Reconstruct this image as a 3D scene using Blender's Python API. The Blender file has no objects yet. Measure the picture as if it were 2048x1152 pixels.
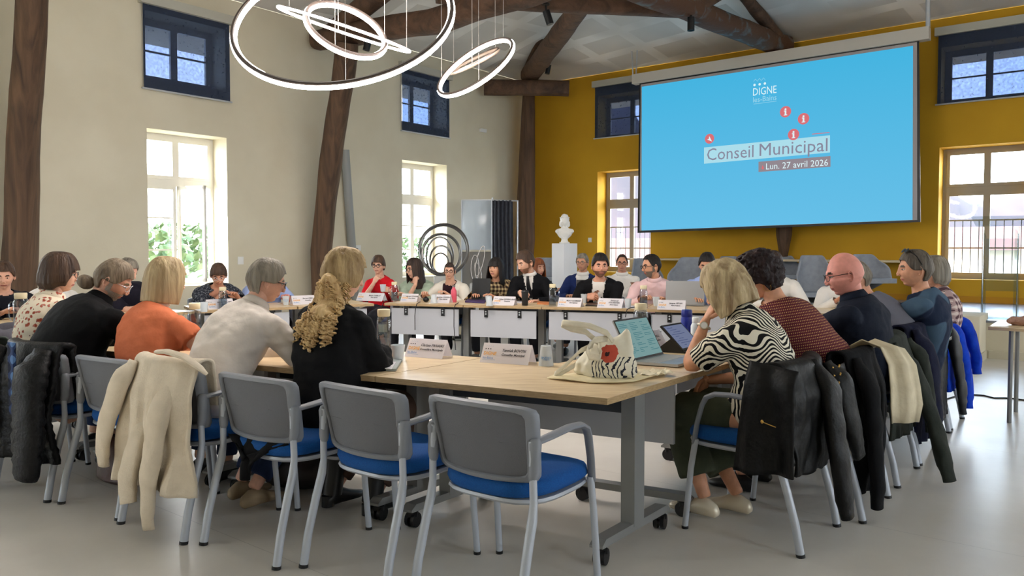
import bpy, bmesh, math, random
import numpy as np
from math import sin, cos, pi, radians, sqrt, atan2, exp
from mathutils import Vector as V, Matrix, noise
random.seed(7)
SC = bpy.context.scene
COL = SC.collection
# ------------------------------------------------------------------ camera
F = 1545.0; PITCH = 0.036; CH = 1.345
cd = bpy.data.cameras.new('camera'); cam = bpy.data.objects.new('camera', cd); COL.objects.link(cam)
cam.location = (0, 0, CH); cam.rotation_euler = (pi / 2 - PITCH, 0, 0)
cd.sensor_width = 36; cd.lens = 36 * F / 2048; cd.shift_y = -23 / 2048; cd.clip_start = 0.05; cd.clip_end = 500
SC.camera = cam
# ------------------------------------------------------------------ view, sky, sun
SC.view_settings.view_transform = 'Standard'; SC.view_settings.look = 'None'
SC.view_settings.exposure = 0.0; SC.view_settings.gamma = 1.0; SC.view_settings.use_curve_mapping = False
cy = SC.cycles
cy.use_denoising = True; cy.max_bounces = 8; cy.diffuse_bounces = 4; cy.glossy_bounces = 3
cy.transmission_bounces = 6; cy.transparent_max_bounces = 32; cy.sample_clamp_indirect = 6.0
cy.caustics_reflective = False; cy.caustics_refractive = False
W = bpy.data.worlds.new('sky'); SC.world = W; W.use_nodes = True
wn = W.node_tree; wn.nodes.clear()
wo = wn.nodes.new('ShaderNodeOutputWorld'); wb = wn.nodes.new('ShaderNodeBackground')
tc = wn.nodes.new('ShaderNodeTexCoord'); sx = wn.nodes.new('ShaderNodeSeparateXYZ'); cr = wn.nodes.new('ShaderNodeValToRGB')
cl = wn.nodes.new('ShaderNodeTexNoise'); cl.inputs['Scale'].default_value = 3.0; cl.inputs['Detail'].default_value = 5
mx = wn.nodes.new('ShaderNodeMixRGB'); mx.inputs['Color2'].default_value = (1, 1, 1, 1)
cr2 = wn.nodes.new('ShaderNodeValToRGB'); cr2.color_ramp.elements[0].position = .42; cr2.color_ramp.elements[1].position = .62
cr.color_ramp.elements[0].position = 0.0; cr.color_ramp.elements[0].color = (.86, .93, 1, 1)
cr.color_ramp.elements[1].position = .6; cr.color_ramp.elements[1].color = (.42, .66, 1, 1)
wn.links.new(tc.outputs['Generated'], sx.inputs[0]); wn.links.new(sx.outputs['Z'], cr.inputs[0])
wn.links.new(tc.outputs['Generated'], cl.inputs['Vector']); wn.links.new(cl.outputs['Fac'], cr2.inputs[0])
wn.links.new(cr2.outputs[0], mx.inputs['Fac']); wn.links.new(cr.outputs[0], mx.inputs['Color1'])
wn.links.new(mx.outputs[0], wb.inputs['Color']); wn.links.new(wb.outputs[0], wo.inputs[0])
SKY = 19.5; SUN = 28.0
wb.inputs['Strength'].default_value = SKY
sl = bpy.data.lights.new('sun', 'SUN'); so = bpy.data.objects.new('sun', sl); COL.objects.link(so)
sl.energy = SUN; sl.angle = radians(.6); sl.color = (1, .95, .87)
so.rotation_euler = V((.86, .22, -.52)).to_track_quat('-Z', 'Y').to_euler()   # travels in through the cream wall's windows
# ------------------------------------------------------------------ pixel measurements -> places in the room
FW = V((0, cos(PITCH), -sin(PITCH))); UP = V((0, sin(PITCH), cos(PITCH))); RT = V((1, 0, 0))
def ray(u, v): return FW + RT * ((u - 1024) / F) + UP * ((553 - v) / F)
def at_z(u, v, z):
    d = ray(u, v); t = (z - CH) / d.z; return V((0, 0, CH)) + d * t
def at_y(u, v, y):
    d = ray(u, v); return V((0, 0, CH)) + d * (y / d.y)
A = V((.6157, .788, 0)); B = V((.788, -.6157, 0)); ZZ = V((0, 0, 1))   # room axes: A runs along the cream wall, B along the yellow wall
def R(a, b, z=0): return A * a + B * b + ZZ * z
def at_pl(u, v, n, c):
    d = ray(u, v); o = V((0, 0, CH)); t = (c - o.dot(n)) / d.dot(n); return o + d * t
YAW = -math.atan2(A.x, A.y)       # rotation that turns local +Y into A
# ------------------------------------------------------------------ mesh helpers
def link(o, parent=None):
    COL.objects.link(o)
    if parent is not None: o.parent = parent
    return o
def tag(o, label=None, cat=None, group=None, kind=None):
    if label: o['label'] = label
    if cat: o['category'] = cat
    if group: o['group'] = group
    if kind: o['kind'] = kind
    return o
def empty(name, loc=(0, 0, 0), rz=0, label=None, cat=None, group=None):
    o = bpy.data.objects.new(name, None); o.location = loc; o.rotation_euler = (0, 0, rz); o.empty_display_size = .1
    link(o); return tag(o, label, cat, group)
class MB:
    def __init__(s): s.v = []; s.f = []; s.m = []; s.s = []
    def add(s, vs, fs, mi=0, sm=True, M=None):
        n = len(s.v)
        for p in vs:
            p = V(p); s.v.append(tuple(M @ p if M is not None else p))
        for q in fs: s.f.append([i + n for i in q]); s.m.append(mi); s.s.append(sm)
        return s
    def box(s, c, d, M=None, mi=0, bev=0.0):
        x, y, z = (k / 2 for k in d); c = V(c)
        if bev <= 0:
            vs = [c + V((i * x, j * y, k * z)) for k in (-1, 1) for i, j in ((-1, -1), (1, -1), (1, 1), (-1, 1))]
            return s.add(vs, [(3, 2, 1, 0), (4, 5, 6, 7), (0, 1, 5, 4), (1, 2, 6, 5), (2, 3, 7, 6), (3, 0, 4, 7)], mi, False, M)
        b = bpy_box(x, y, z, bev)
        return s.add([c + p for p in b[0]], b[1], mi, True, M)
    def ring(s, rings, mi=0, cap=True, sm=True, M=None, closed=False):
        n = len(rings[0]); vs = [p for r in rings for p in r]; fs = []
        m = len(rings)
        for i in range(m if closed else m - 1):
            k = (i + 1) % m
            for j in range(n):
                fs.append((i * n + j, i * n + (j + 1) % n, k * n + (j + 1) % n, k * n + j))
        if cap and not closed:
            fs.append(list(range(n))[::-1]); fs.append([(m - 1) * n + j for j in range(n)])
        return s.add(vs, fs, mi, sm, M)
    def tube(s, pts, r, n=10, mi=0, M=None, cap=True, closed=False, flat=1.0, up=None, round_end=False, sq=0):
        pts = [V(p) for p in pts]; m = len(pts)
        rr = [r] * m if not hasattr(r, '__len__') else list(r)
        if round_end and not closed:
            d0 = (pts[0] - pts[1]).normalized(); d1 = (pts[-1] - pts[-2]).normalized()
            a, b = rr[0], rr[-1]
            pts = [pts[0] + d0 * a * .95, pts[0] + d0 * a * .7] + pts + [pts[-1] + d1 * b * .7, pts[-1] + d1 * b * .95]
            rr = [a * .3, a * .72] + rr + [b * .72, b * .3]; m = len(pts)
        rings = []; nrm = None
        for i in range(m):
            if closed: t = pts[(i + 1) % m] - pts[i - 1]
            else: t = pts[min(i + 1, m - 1)] - pts[max(i - 1, 0)]
            if t.length < 1e-9: t = V((0, 0, 1))
            t.normalize()
            if nrm is None:
                h = V(up) if up is not None else (V((0, 0, 1)) if abs(t.z) < .9 else V((1, 0, 0)))
                nrm = (h - t * h.dot(t)).normalized()
            else:
                nrm = nrm - t * nrm.dot(t)
                nrm = nrm.normalized() if nrm.length > 1e-6 else t.orthogonal().normalized()
            bn = t.cross(nrm)
            q_ = [((abs(cos(2 * pi * k / n)) ** sq + abs(sin(2 * pi * k / n)) ** sq) ** (-1 / sq) if sq else 1) for k in range(n)]
            rings.append([pts[i] + (nrm * cos(2 * pi * k / n) * flat + bn * sin(2 * pi * k / n)) * rr[i] * q_[k] for k in range(n)])
        return s.ring(rings, mi, cap, True, M, closed)
    def ell(s, c, rad, n=16, m=10, mi=0, M=None):
        c = V(c); rx, ry, rz = rad if hasattr(rad, '__len__') else (rad,) * 3
        rings = []
        for i in range(1, m):
            th = pi * i / m
            rings.append([c + V((rx * sin(th) * cos(2 * pi * j / n), ry * sin(th) * sin(2 * pi * j / n), -rz * cos(th))) for j in range(n)])
        vs = [p for r in rings for p in r] + [c + V((0, 0, -rz)), c + V((0, 0, rz))]
        fs = [(i * n + j, i * n + (j + 1) % n, (i + 1) * n + (j + 1) % n, (i + 1) * n + j) for i in range(m - 2) for j in range(n)]
        fs += [(len(vs) - 2, (j + 1) % n, j) for j in range(n)] + [(len(vs) - 1, (m - 2) * n + j, (m - 2) * n + (j + 1) % n) for j in range(n)]
        return s.add(vs, fs, mi, True, M)
    def lathe(s, prof, c=(0, 0, 0), n=24, mi=0, M=None, cap=True):
        c = V(c)
        return s.ring([[c + V((r * cos(2 * pi * j / n), r * sin(2 * pi * j / n), z)) for j in range(n)] for r, z in prof], mi, cap, True, M)
    def prism(s, poly, d, mi=0, M=None, sm=False):
        n = len(poly); d = V(d); vs = [V(p) for p in poly] + [V(p) + d for p in poly]
        return s.add(vs, [list(range(n))[::-1], list(range(n, 2 * n))] + [(i, (i + 1) % n, n + (i + 1) % n, n + i) for i in range(n)], mi, sm, M)
    def quad(s, a, b, c, d, mi=0): return s.add([a, b, c, d], [(0, 1, 2, 3)], mi, False)
    def mesh(s, name, mats, fix=True):
        me = bpy.data.meshes.new(name); me.from_pydata(s.v, [], s.f)
        me.polygons.foreach_set('use_smooth', s.s); me.polygons.foreach_set('material_index', s.m)
        for m in (mats if isinstance(mats, (list, tuple)) else [mats]): me.materials.append(m)
        if fix:
            bm = bmesh.new(); bm.from_mesh(me); bmesh.ops.recalc_face_normals(bm, faces=bm.faces); bm.to_mesh(me); bm.free()
        me.update(); return me
    def build(s, name, mats, parent=None, sharp=40, fix=True):
        me = s.mesh(name, mats, fix)
        if sharp: me.set_sharp_from_angle(angle=radians(sharp))
        return link(bpy.data.objects.new(name, me), parent)
def bpy_box(x, y, z, b):
    bm = bmesh.new(); bmesh.ops.create_cube(bm, size=2)
    for v in bm.verts: v.co = V((v.co.x * x, v.co.y * y, v.co.z * z))
    bmesh.ops.bevel(bm, geom=bm.edges[:], offset=b, segments=2, affect='EDGES', profile=.5)
    bm.verts.index_update(); r = ([v.co.copy() for v in bm.verts], [[v.index for v in f.verts] for f in bm.faces]); bm.free(); return r
def rotz(a): return Matrix.Rotation(a, 4, 'Z')
def T(x, y=0, z=0): return Matrix.Translation((x, y, z) if not hasattr(x, '__len__') else x)
def frame(o, x, y, z):
    M = Matrix.Identity(4)
    for i, c in enumerate((x, y, z)):
        c = V(c).normalized()
        for k in range(3): M[k][i] = c[k]
    for k in range(3): M[k][3] = o[k]
    return M
def remesh(mb, voxel, smooth=4, fold=0.0, ff=(9, 9, 16), keep=None, seed=0):
    """one continuous surface grown from overlapping closed shapes"""
    me = mb.mesh('tmp', [], True); o = bpy.data.objects.new('tmp', me); COL.objects.link(o)
    m = o.modifiers.new('r', 'REMESH'); m.mode = 'VOXEL'; m.voxel_size = voxel; m.use_smooth_shade = True
    if smooth:
        k = o.modifiers.new('s', 'SMOOTH'); k.iterations = smooth; k.factor = .5
    dg = bpy.context.evaluated_depsgraph_get(); r = bpy.data.meshes.new_from_object(o.evaluated_get(dg))
    bpy.data.objects.remove(o); bpy.data.meshes.remove(me)
    n = len(r.vertices); co = np.empty(n * 3); r.vertices.foreach_get('co', co); co = co.reshape(-1, 3)
    if fold > 0:
        nr = np.empty(n * 3); r.vertices.foreach_get('normal', nr); nr = nr.reshape(-1, 3)
        d = np.array([noise.noise((p[0] * ff[0] + seed, p[1] * ff[1], p[2] * ff[2])) + .5 * noise.noise((p[0] * ff[0] * 2.3, p[1] * ff[1] * 2.3 + seed, p[2] * ff[2] * 1.7)) for p in co])
        co = co + nr * (d * fold)[:, None]
    fs = [list(p.vertices) for p in r.polygons]; bpy.data.meshes.remove(r)
    if keep is not None:
        fs = [f for f in fs if keep(sum((V(co[i]) for i in f), V()) / len(f))]
        used = sorted({i for f in fs for i in f}); mp = {k: i for i, k in enumerate(used)}
        co = co[used]; fs = [[mp[i] for i in f] for f in fs]
    out = MB(); out.v = [tuple(p) for p in co]; out.f = fs; out.m = [0] * len(fs); out.s = [True] * len(fs)
    return out
# ------------------------------------------------------------------ materials
def lin(c): return tuple((((k / 255 + .055) / 1.055) ** 2.4 if k > 10 else k / 255 / 12.92) for k in c[:3]) + (1,)
MATS = {}
def mat(name, rgb=(200, 200, 200), rough=.6, metal=0, spec=.5, rgb2=None, scale=8, stretch=(1, 1, 1), ramp=(.35, .65), bump=0, bscale=60, bst=(1, 1, 1),
        emit=0, alpha=1, trans=0, sheen=0, detail=4, dist=0, ior=1.45, coat=0):
    if name in MATS: return MATS[name]
    m = bpy.data.materials.new(name); m.use_nodes = True; nt = m.node_tree; b = nt.nodes['Principled BSDF']
    b.inputs['Base Color'].default_value = lin(rgb); b.inputs['Roughness'].default_value = rough; b.inputs['Metallic'].default_value = metal
    b.inputs['Specular IOR Level'].default_value = spec; b.inputs['IOR'].default_value = ior; b.inputs['Coat Weight'].default_value = coat
    if emit: b.inputs['Emission Color'].default_value = lin(rgb); b.inputs['Emission Strength'].default_value = emit
    if trans: b.inputs['Transmission Weight'].default_value = trans
    if sheen: b.inputs['Sheen Weight'].default_value = sheen
    b.inputs['Alpha'].default_value = alpha
    L = nt.links.new; N = nt.nodes.new
    if rgb2 is not None or bump:
        t = N('ShaderNodeTexCoord')
    if rgb2 is not None:
        mp = N('ShaderNodeMapping'); mp.inputs['Scale'].default_value = stretch; L(t.outputs['Object'], mp.inputs[0])
        nz = N('ShaderNodeTexNoise'); nz.inputs['Scale'].default_value = scale; nz.inputs['Detail'].default_value = detail; nz.inputs['Distortion'].default_value = dist
        L(mp.outputs[0], nz.inputs['Vector']); r = N('ShaderNodeValToRGB')
        r.color_ramp.elements[0].position, r.color_ramp.elements[1].position = ramp
        r.color_ramp.elements[0].color = lin(rgb); r.color_ramp.elements[1].color = lin(rgb2)
        L(nz.outputs['Fac'], r.inputs[0]); L(r.outputs[0], b.inputs['Base Color'])
    if bump:
        mp = N('ShaderNodeMapping'); mp.inputs['Scale'].default_value = bst; L(t.outputs['Object'], mp.inputs[0])
        nz = N('ShaderNodeTexNoise'); nz.inputs['Scale'].default_value = bscale; nz.inputs['Detail'].default_value = 3
        L(mp.outputs[0], nz.inputs['Vector']); bp = N('ShaderNodeBump'); bp.inputs['Strength'].default_value = bump; bp.inputs['Distance'].default_value = .02
        L(nz.outputs['Fac'], bp.inputs['Height']); L(bp.outputs[0], b.inputs['Normal'])
    MATS[name] = m; return m
def cloth(name, rgb, rgb2=None, rough=.85, **k):
    d = dict(sheen=.0, bump=.35, bscale=14, spec=.2, scale=14); d.update(k)
    return mat(name, rgb, rough, rgb2=rgb2, **d)
m_oak = mat('oak', (240, 218, 180), .34, rgb2=(200, 168, 124), scale=5, stretch=(1.2, 16, 16), ramp=(.3, .75), detail=6, dist=.4)
m_oak_edge = mat('oak_edge', (190, 162, 120), .5, rgb2=(158, 130, 92), scale=8, stretch=(1.5, 6, 40), ramp=(.3, .7))
m_grey = mat('grey_metal', (140, 141, 140), .4, .3)
m_greyd = mat('dark_grey_metal', (72, 76, 82), .5, .2)
m_silver = mat('silver_paint', (196, 200, 206), .35, .35)
m_panel = mat('grey_panel', (182, 184, 190), .55)
m_black = mat('black_plastic', (16, 16, 18), .4)
m_rubber = mat('black_rubber', (22, 22, 24), .6)
m_white = mat('white_paint', (236, 236, 234), .5)
def translucent(name, rgb, amt, rough=.6):
    m = bpy.data.materials.new(name); m.use_nodes = True; nt = m.node_tree; b = nt.nodes['Principled BSDF']; b.inputs['Base Color'].default_value = lin(rgb); b.inputs['Roughness'].default_value = rough
    t = nt.nodes.new('ShaderNodeBsdfTranslucent'); t.inputs[0].default_value = lin(rgb); x = nt.nodes.new('ShaderNodeMixShader'); x.inputs[0].default_value = amt
    nt.links.new(b.outputs[0], x.inputs[1]); nt.links.new(t.outputs[0], x.inputs[2]); nt.links.new(x.outputs[0], nt.nodes['Material Output'].inputs[0]); return m
m_paper = translucent('white_paper', (250, 247, 250), .45)
m_cream = mat('cream_wall', (220, 212, 190), .85, rgb2=(214, 205, 182), scale=1.4, bump=.05, bscale=40)
m_yel = mat('ochre_wall', (204, 156, 30), .8, rgb2=(196, 148, 26), scale=1.2, bump=.05, bscale=40)
m_ceil = mat('ceiling_board', (212, 210, 206), .85)
m_beam = mat('old_timber', (104, 76, 57), .75, rgb2=(56, 40, 30), scale=4, stretch=(1, 1, 1), ramp=(.3, .75), detail=8, dist=1.2, bump=.7, bscale=16)
m_post = mat('old_post_timber', (104, 78, 58), .75, rgb2=(60, 43, 32), scale=5, stretch=(2.2, 2.2, .22), ramp=(.3, .72), detail=8, dist=.8, bump=.6, bscale=14, bst=(2, 2, .2))
m_chrome = mat('chrome', (210, 212, 215), .15, 1)
m_glass = None
def thin_glass(name, tint=(255, 255, 255), refl=.08, amt=.93):
    m = bpy.data.materials.new(name); m.use_nodes = True; nt = m.node_tree; nt.nodes.clear()
    o = nt.nodes.new('ShaderNodeOutputMaterial'); t = nt.nodes.new('ShaderNodeBsdfTransparent'); g = nt.nodes.new('ShaderNodeBsdfGlossy'); x = nt.nodes.new('ShaderNodeMixShader')
    t.inputs[0].default_value = lin(tint); g.inputs['Roughness'].default_value = .03; x.inputs[0].default_value = refl
    nt.links.new(t.outputs[0], x.inputs[1]); nt.links.new(g.outputs[0], x.inputs[2]); nt.links.new(x.outputs[0], o.inputs[0]); return m
m_glass = thin_glass('window_glass', (250, 252, 252), .05)
m_acryl = thin_glass('clear_acrylic', (232, 240, 244), .12)
m_bottle = thin_glass('bottle_glass', (226, 232, 238), .16)
m_water = thin_glass('water', (205, 214, 222), .10)
m_cup = thin_glass('frosted_plastic', (215, 222, 228), .1)
def scrim():
    m = bpy.data.materials.new('blind_fabric'); m.use_nodes = True; nt = m.node_tree; b = nt.nodes['Principled BSDF']
    b.inputs['Base Color'].default_value = lin((50, 60, 80)); b.inputs['Roughness'].default_value = .9
    t = nt.nodes.new('ShaderNodeBsdfTransparent'); x = nt.nodes.new('ShaderNodeMixShader'); o = nt.nodes['Material Output']
    t.inputs[0].default_value = (.62, .74, 1, 1)
    tcn = nt.nodes.new('ShaderNodeTexCoord'); nz = nt.nodes.new('ShaderNodeTexNoise'); nz.inputs['Scale'].default_value = 26; nz.inputs['Detail'].default_value = 3
    mr = nt.nodes.new('ShaderNodeMapRange'); mr.inputs['From Min'].default_value = .3; mr.inputs['From Max'].default_value = .7
    mr.inputs['To Min'].default_value = .72; mr.inputs['To Max'].default_value = .79
    L = nt.links.new; L(tcn.outputs['Object'], nz.inputs['Vector']); L(nz.outputs['Fac'], mr.inputs[0]); L(mr.outputs[0], x.inputs[0])
    L(t.outputs[0], x.inputs[1]); L(b.outputs[0], x.inputs[2]); L(x.outputs[0], o.inputs[0]); return m
m_blind = scrim()
FONT = {}
def text_mesh(body, size, M, mb, mi=0, align='LEFT', depth=0.0, shear=0.0, bold=0.0, squeeze=1.0):
    """letter outlines as flat mesh, laid in the plane of matrix M (x right, y up)"""
    c = bpy.data.curves.new('txt', 'FONT'); c.body = body; c.size = size; c.align_x = align; c.shear = shear; c.offset = bold; c.resolution_u = 2
    o = bpy.data.objects.new('txt', c); COL.objects.link(o); dg = bpy.context.evaluated_depsgraph_get()
    me = bpy.data.meshes.new_from_object(o.evaluated_get(dg))
    mb.add([(v.co.x * squeeze, v.co.y, v.co.z) for v in me.vertices], [list(p.vertices) for p in me.polygons], mi, False, M)
    bpy.data.objects.remove(o); bpy.data.curves.remove(c); bpy.data.meshes.remove(me)
# ================================================================== ROOM
A0, A1, B0, B1, ZW = -5.0, 14.5, -10.7, 7.0, 5.13
def wall(name, P, L, holes, n, m, th=.5, zt=ZW):
    """P(s, z) gives a point on the inner face, n points outwards; holes: (s0, s1, z0, z1)"""
    ss = sorted({0, L} | {h[0] for h in holes} | {h[1] for h in holes}); zs = sorted({-.1, zt} | {h[2] for h in holes} | {h[3] for h in holes})
    mb = MB(); n = n * th
    def inh(s, z): return any(h[0] < s < h[1] and h[2] < z < h[3] for h in holes)
    for i in range(len(ss) - 1):
        for j in range(len(zs) - 1):
            if inh((ss[i] + ss[i + 1]) / 2, (zs[j] + zs[j + 1]) / 2): continue
            q = [P(ss[i], zs[j]), P(ss[i + 1], zs[j]), P(ss[i + 1], zs[j + 1]), P(ss[i], zs[j + 1])]
            mb.quad(*q); mb.quad(*[p + n for p in q])
    for a, b, c, d in holes:
        q = [P(a, c), P(b, c), P(b, d), P(a, d)]
        for k in range(4): mb.quad(q[k], q[(k + 1) % 4], q[(k + 1) % 4] + n, q[k] + n)
    return tag(mb.build(name, m, None, 0, False), kind='structure')
WZ = (.80, 3.03); UZ = (3.74, 4.66)
cw = [(-3.4, -2.16), (0.51, 1.74), (5.41, 6.64), (10.31, 11.55)]                       # cream wall windows, along A; the first two are unseen, added for daylight
yw = [(-8.96, -7.66), (-2.34, -1.05), (1.6, 2.9), (4.6, 5.9)]            # ochre wall windows, along B; last two out of view, added to bring in daylight
wall('wall_left', lambda s, z: R(A0 + s, B0, z), A1 - A0, [(a - A0, b - A0, *z) for a, b in cw for z in (WZ, UZ)], -B, m_cream)
wall('wall_far', lambda s, z: R(A1, B0 + s, z), B1 - B0, [(a - B0, b - B0, *z) for a, b in yw for z in ((.84, 3.02), UZ)], A, m_yel)
rw = [(1, 2.6), (5, 6.6), (9.5, 11.1)]  # unseen right-wall windows, added to let more daylight in
wall('wall_right', lambda s, z: R(A0 + s, B1, z), A1 - A0, [(a - A0, b - A0, *z) for a, b in rw for z in (WZ, UZ)], B, m_cream)
bw = [(-9.4, -7.6)]  # unseen back-wall window, added to brighten the floor at the left
wall('wall_back', lambda s, z: R(A0, B0 + s, z), B1 - B0, [(a - B0, b - B0, *z) for a, b in bw for z in (WZ, UZ)], -A, m_cream)
# floor
def floor_mat():
    m = bpy.data.materials.new('vinyl_floor'); m.use_nodes = True; nt = m.node_tree; b = nt.nodes['Principled BSDF']; L = nt.links.new; N = nt.nodes.new
    t = N('ShaderNodeTexCoord'); n1 = N('ShaderNodeTexNoise'); n1.inputs['Scale'].default_value = 1.1; n1.inputs['Detail'].default_value = 7; n1.inputs['Roughness'].default_value = .6
    r = N('ShaderNodeValToRGB'); r.color_ramp.elements[0].position = .3; r.color_ramp.elements[1].position = .7
    r.color_ramp.elements[0].color = lin((206, 200, 191)); r.color_ramp.elements[1].color = lin((226, 221, 212))
    mp = N('ShaderNodeMapping'); mp.inputs['Rotation'].default_value = (0, 0, -YAW)
    br = N('ShaderNodeTexBrick'); br.inputs['Scale'].default_value = 1; br.inputs['Mortar Size'].default_value = .0018; br.inputs['Brick Width'].default_value = 12; br.inputs['Row Height'].default_value = 2.0
    br.inputs['Color1'].default_value = br.inputs['Color2'].default_value = (1, 1, 1, 1); br.inputs['Mortar'].default_value = (.72, .72, .72, 1)
    x = N('ShaderNodeMixRGB'); x.blend_type = 'MULTIPLY'; x.inputs[0].default_value = 1
    L(t.outputs['Object'], n1.inputs['Vector']); L(n1.outputs['Fac'], r.inputs[0]); L(t.outputs['Object'], mp.inputs[0]); L(mp.outputs[0], br.inputs['Vector'])
    L(r.outputs[0], x.inputs[1]); L(br.outputs['Color'], x.inputs[2]); L(x.outputs[0], b.inputs['Base Color'])
    b.inputs['Roughness'].default_value = .36; b.inputs['Specular IOR Level'].default_value = .8
    n2 = N('ShaderNodeTexNoise'); n2.inputs['Scale'].default_value = 90; bp = N('ShaderNodeBump'); bp.inputs['Strength'].default_value = .04; L(t.outputs['Object'], n2.inputs['Vector'])
    L(n2.outputs['Fac'], bp.inputs['Height']); L(bp.outputs[0], b.inputs['Normal']); return m
mb = MB(); mb.box((0, 0, -.05), (40, 40, .1)); bm_ = MB()
pf = [R(A0 - .5, B0 - .5), R(A0 - .5, B1 + .5), R(A1 + .5, B1 + .5), R(A1 + .5, B0 - .5)]
bm_.prism([p - ZZ * .12 for p in pf], (0, 0, .12)); tag(bm_.build('floor', floor_mat(), None, 0), kind='structure')
# ceiling: hipped, plasterboard with taped joints
def ceil_mat():
    m = bpy.data.materials.new('plasterboard'); m.use_nodes = True; nt = m.node_tree; b = nt.nodes['Principled BSDF']; L = nt.links.new; N = nt.nodes.new
    t = N('ShaderNodeTexCoord'); mp = N('ShaderNodeMapping'); mp.inputs['Rotation'].default_value = (0, 0, -YAW + radians(8))
    br = N('ShaderNodeTexBrick'); br.offset = 0; br.inputs['Scale'].default_value = 1; br.inputs['Mortar Size'].default_value = .13; br.inputs['Brick Width'].default_value = 1.15; br.inputs['Row Height'].default_value = .78
    br.inputs['Mortar Smooth'].default_value = .15
    br.inputs['Color1'].default_value = lin((222, 218, 214)); br.inputs['Color2'].default_value = lin((214, 211, 206)); br.inputs['Mortar'].default_value = lin((245, 243, 240))
    L(t.outputs['Object'], mp.inputs[0]); L(mp.outputs[0], br.inputs['Vector'])
    nz = N('ShaderNodeTexNoise'); nz.inputs['Scale'].default_value = .55; L(t.outputs['Object'], nz.inputs['Vector'])
    rr = N('ShaderNodeValToRGB'); rr.color_ramp.elements[0].position = .42; rr.color_ramp.elements[1].position = .6; L(nz.outputs['Fac'], rr.inputs[0])
    x = N('ShaderNodeMixRGB'); x.inputs[1].default_value = lin((205, 202, 198)); L(br.outputs['Color'], x.inputs[2]); L(rr.outputs[0], x.inputs[0])
    x.inputs[0].default_value = 1
    L(x.outputs[0], b.inputs['Base Color']); b.inputs['Roughness'].default_value = .9; return m
SL = .2; mb = MB(); pm = ceil_mat()
am, bmid = (A0 + A1) / 2, (B0 + B1) / 2; hb = (B1 - B0) / 2; zr = ZW + SL * hb
c = [R(A0 - .02, B0 - .02, ZW), R(A0 - .02, B1 + .02, ZW), R(A1 + .02, B1 + .02, ZW), R(A1 + .02, B0 - .02, ZW)]
r0, r1 = R(A0 + hb, bmid, zr), R(A1 - hb, bmid, zr)
for q in ((c[0], c[1], r0), (c[1], c[2], r1, r0), (c[2], c[3], r1), (c[3], c[0], r0, r1)):
    mb.add([p for p in q], [list(range(len(q)))], 0, False); mb.add([p + ZZ * .3 for p in q], [list(range(len(q)))], 0, False)
tag(mb.build('ceiling', pm, None, 0, False), kind='structure')
def zceil(P):
    a, b = P.dot(A), P.dot(B); return ZW + SL * max(0, min(a - A0, A1 - a, b - B0, B1 - b))
# baseboards
m_base = mat('cream_trim', (206, 198, 176), .5)
mb = MB(); mb.prism([R(A0, B0, 0), R(A0, B0 + .015, 0), R(A0, B0 + .015, .1), R(A0, B0, .1)], A * (A1 - A0)); tag(mb.build('baseboard_left', m_base), kind='structure')
# eaves outside, seen through the upper windows
k = MB(); m_soff = mat('soffit_boards', (236, 220, 200), .9)
k.prism([R(A0, B0 - .5, 4.72), R(A1 + .5, B0 - .5, 4.72), R(A1 + .5, B0 - 1.6, 4.62), R(A0, B0 - 1.6, 4.62)], ZZ * .12); tag(k.build('trim_7', m_soff), kind='structure')
k = MB(); k.prism([R(A1 + .5, B0, 4.82), R(A1 + .5, B1, 4.82), R(A1 + 1.7, B1, 4.7), R(A1 + 1.7, B0, 4.7)], ZZ * .12); tag(k.build('trim_8', m_soff), kind='structure')
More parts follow.
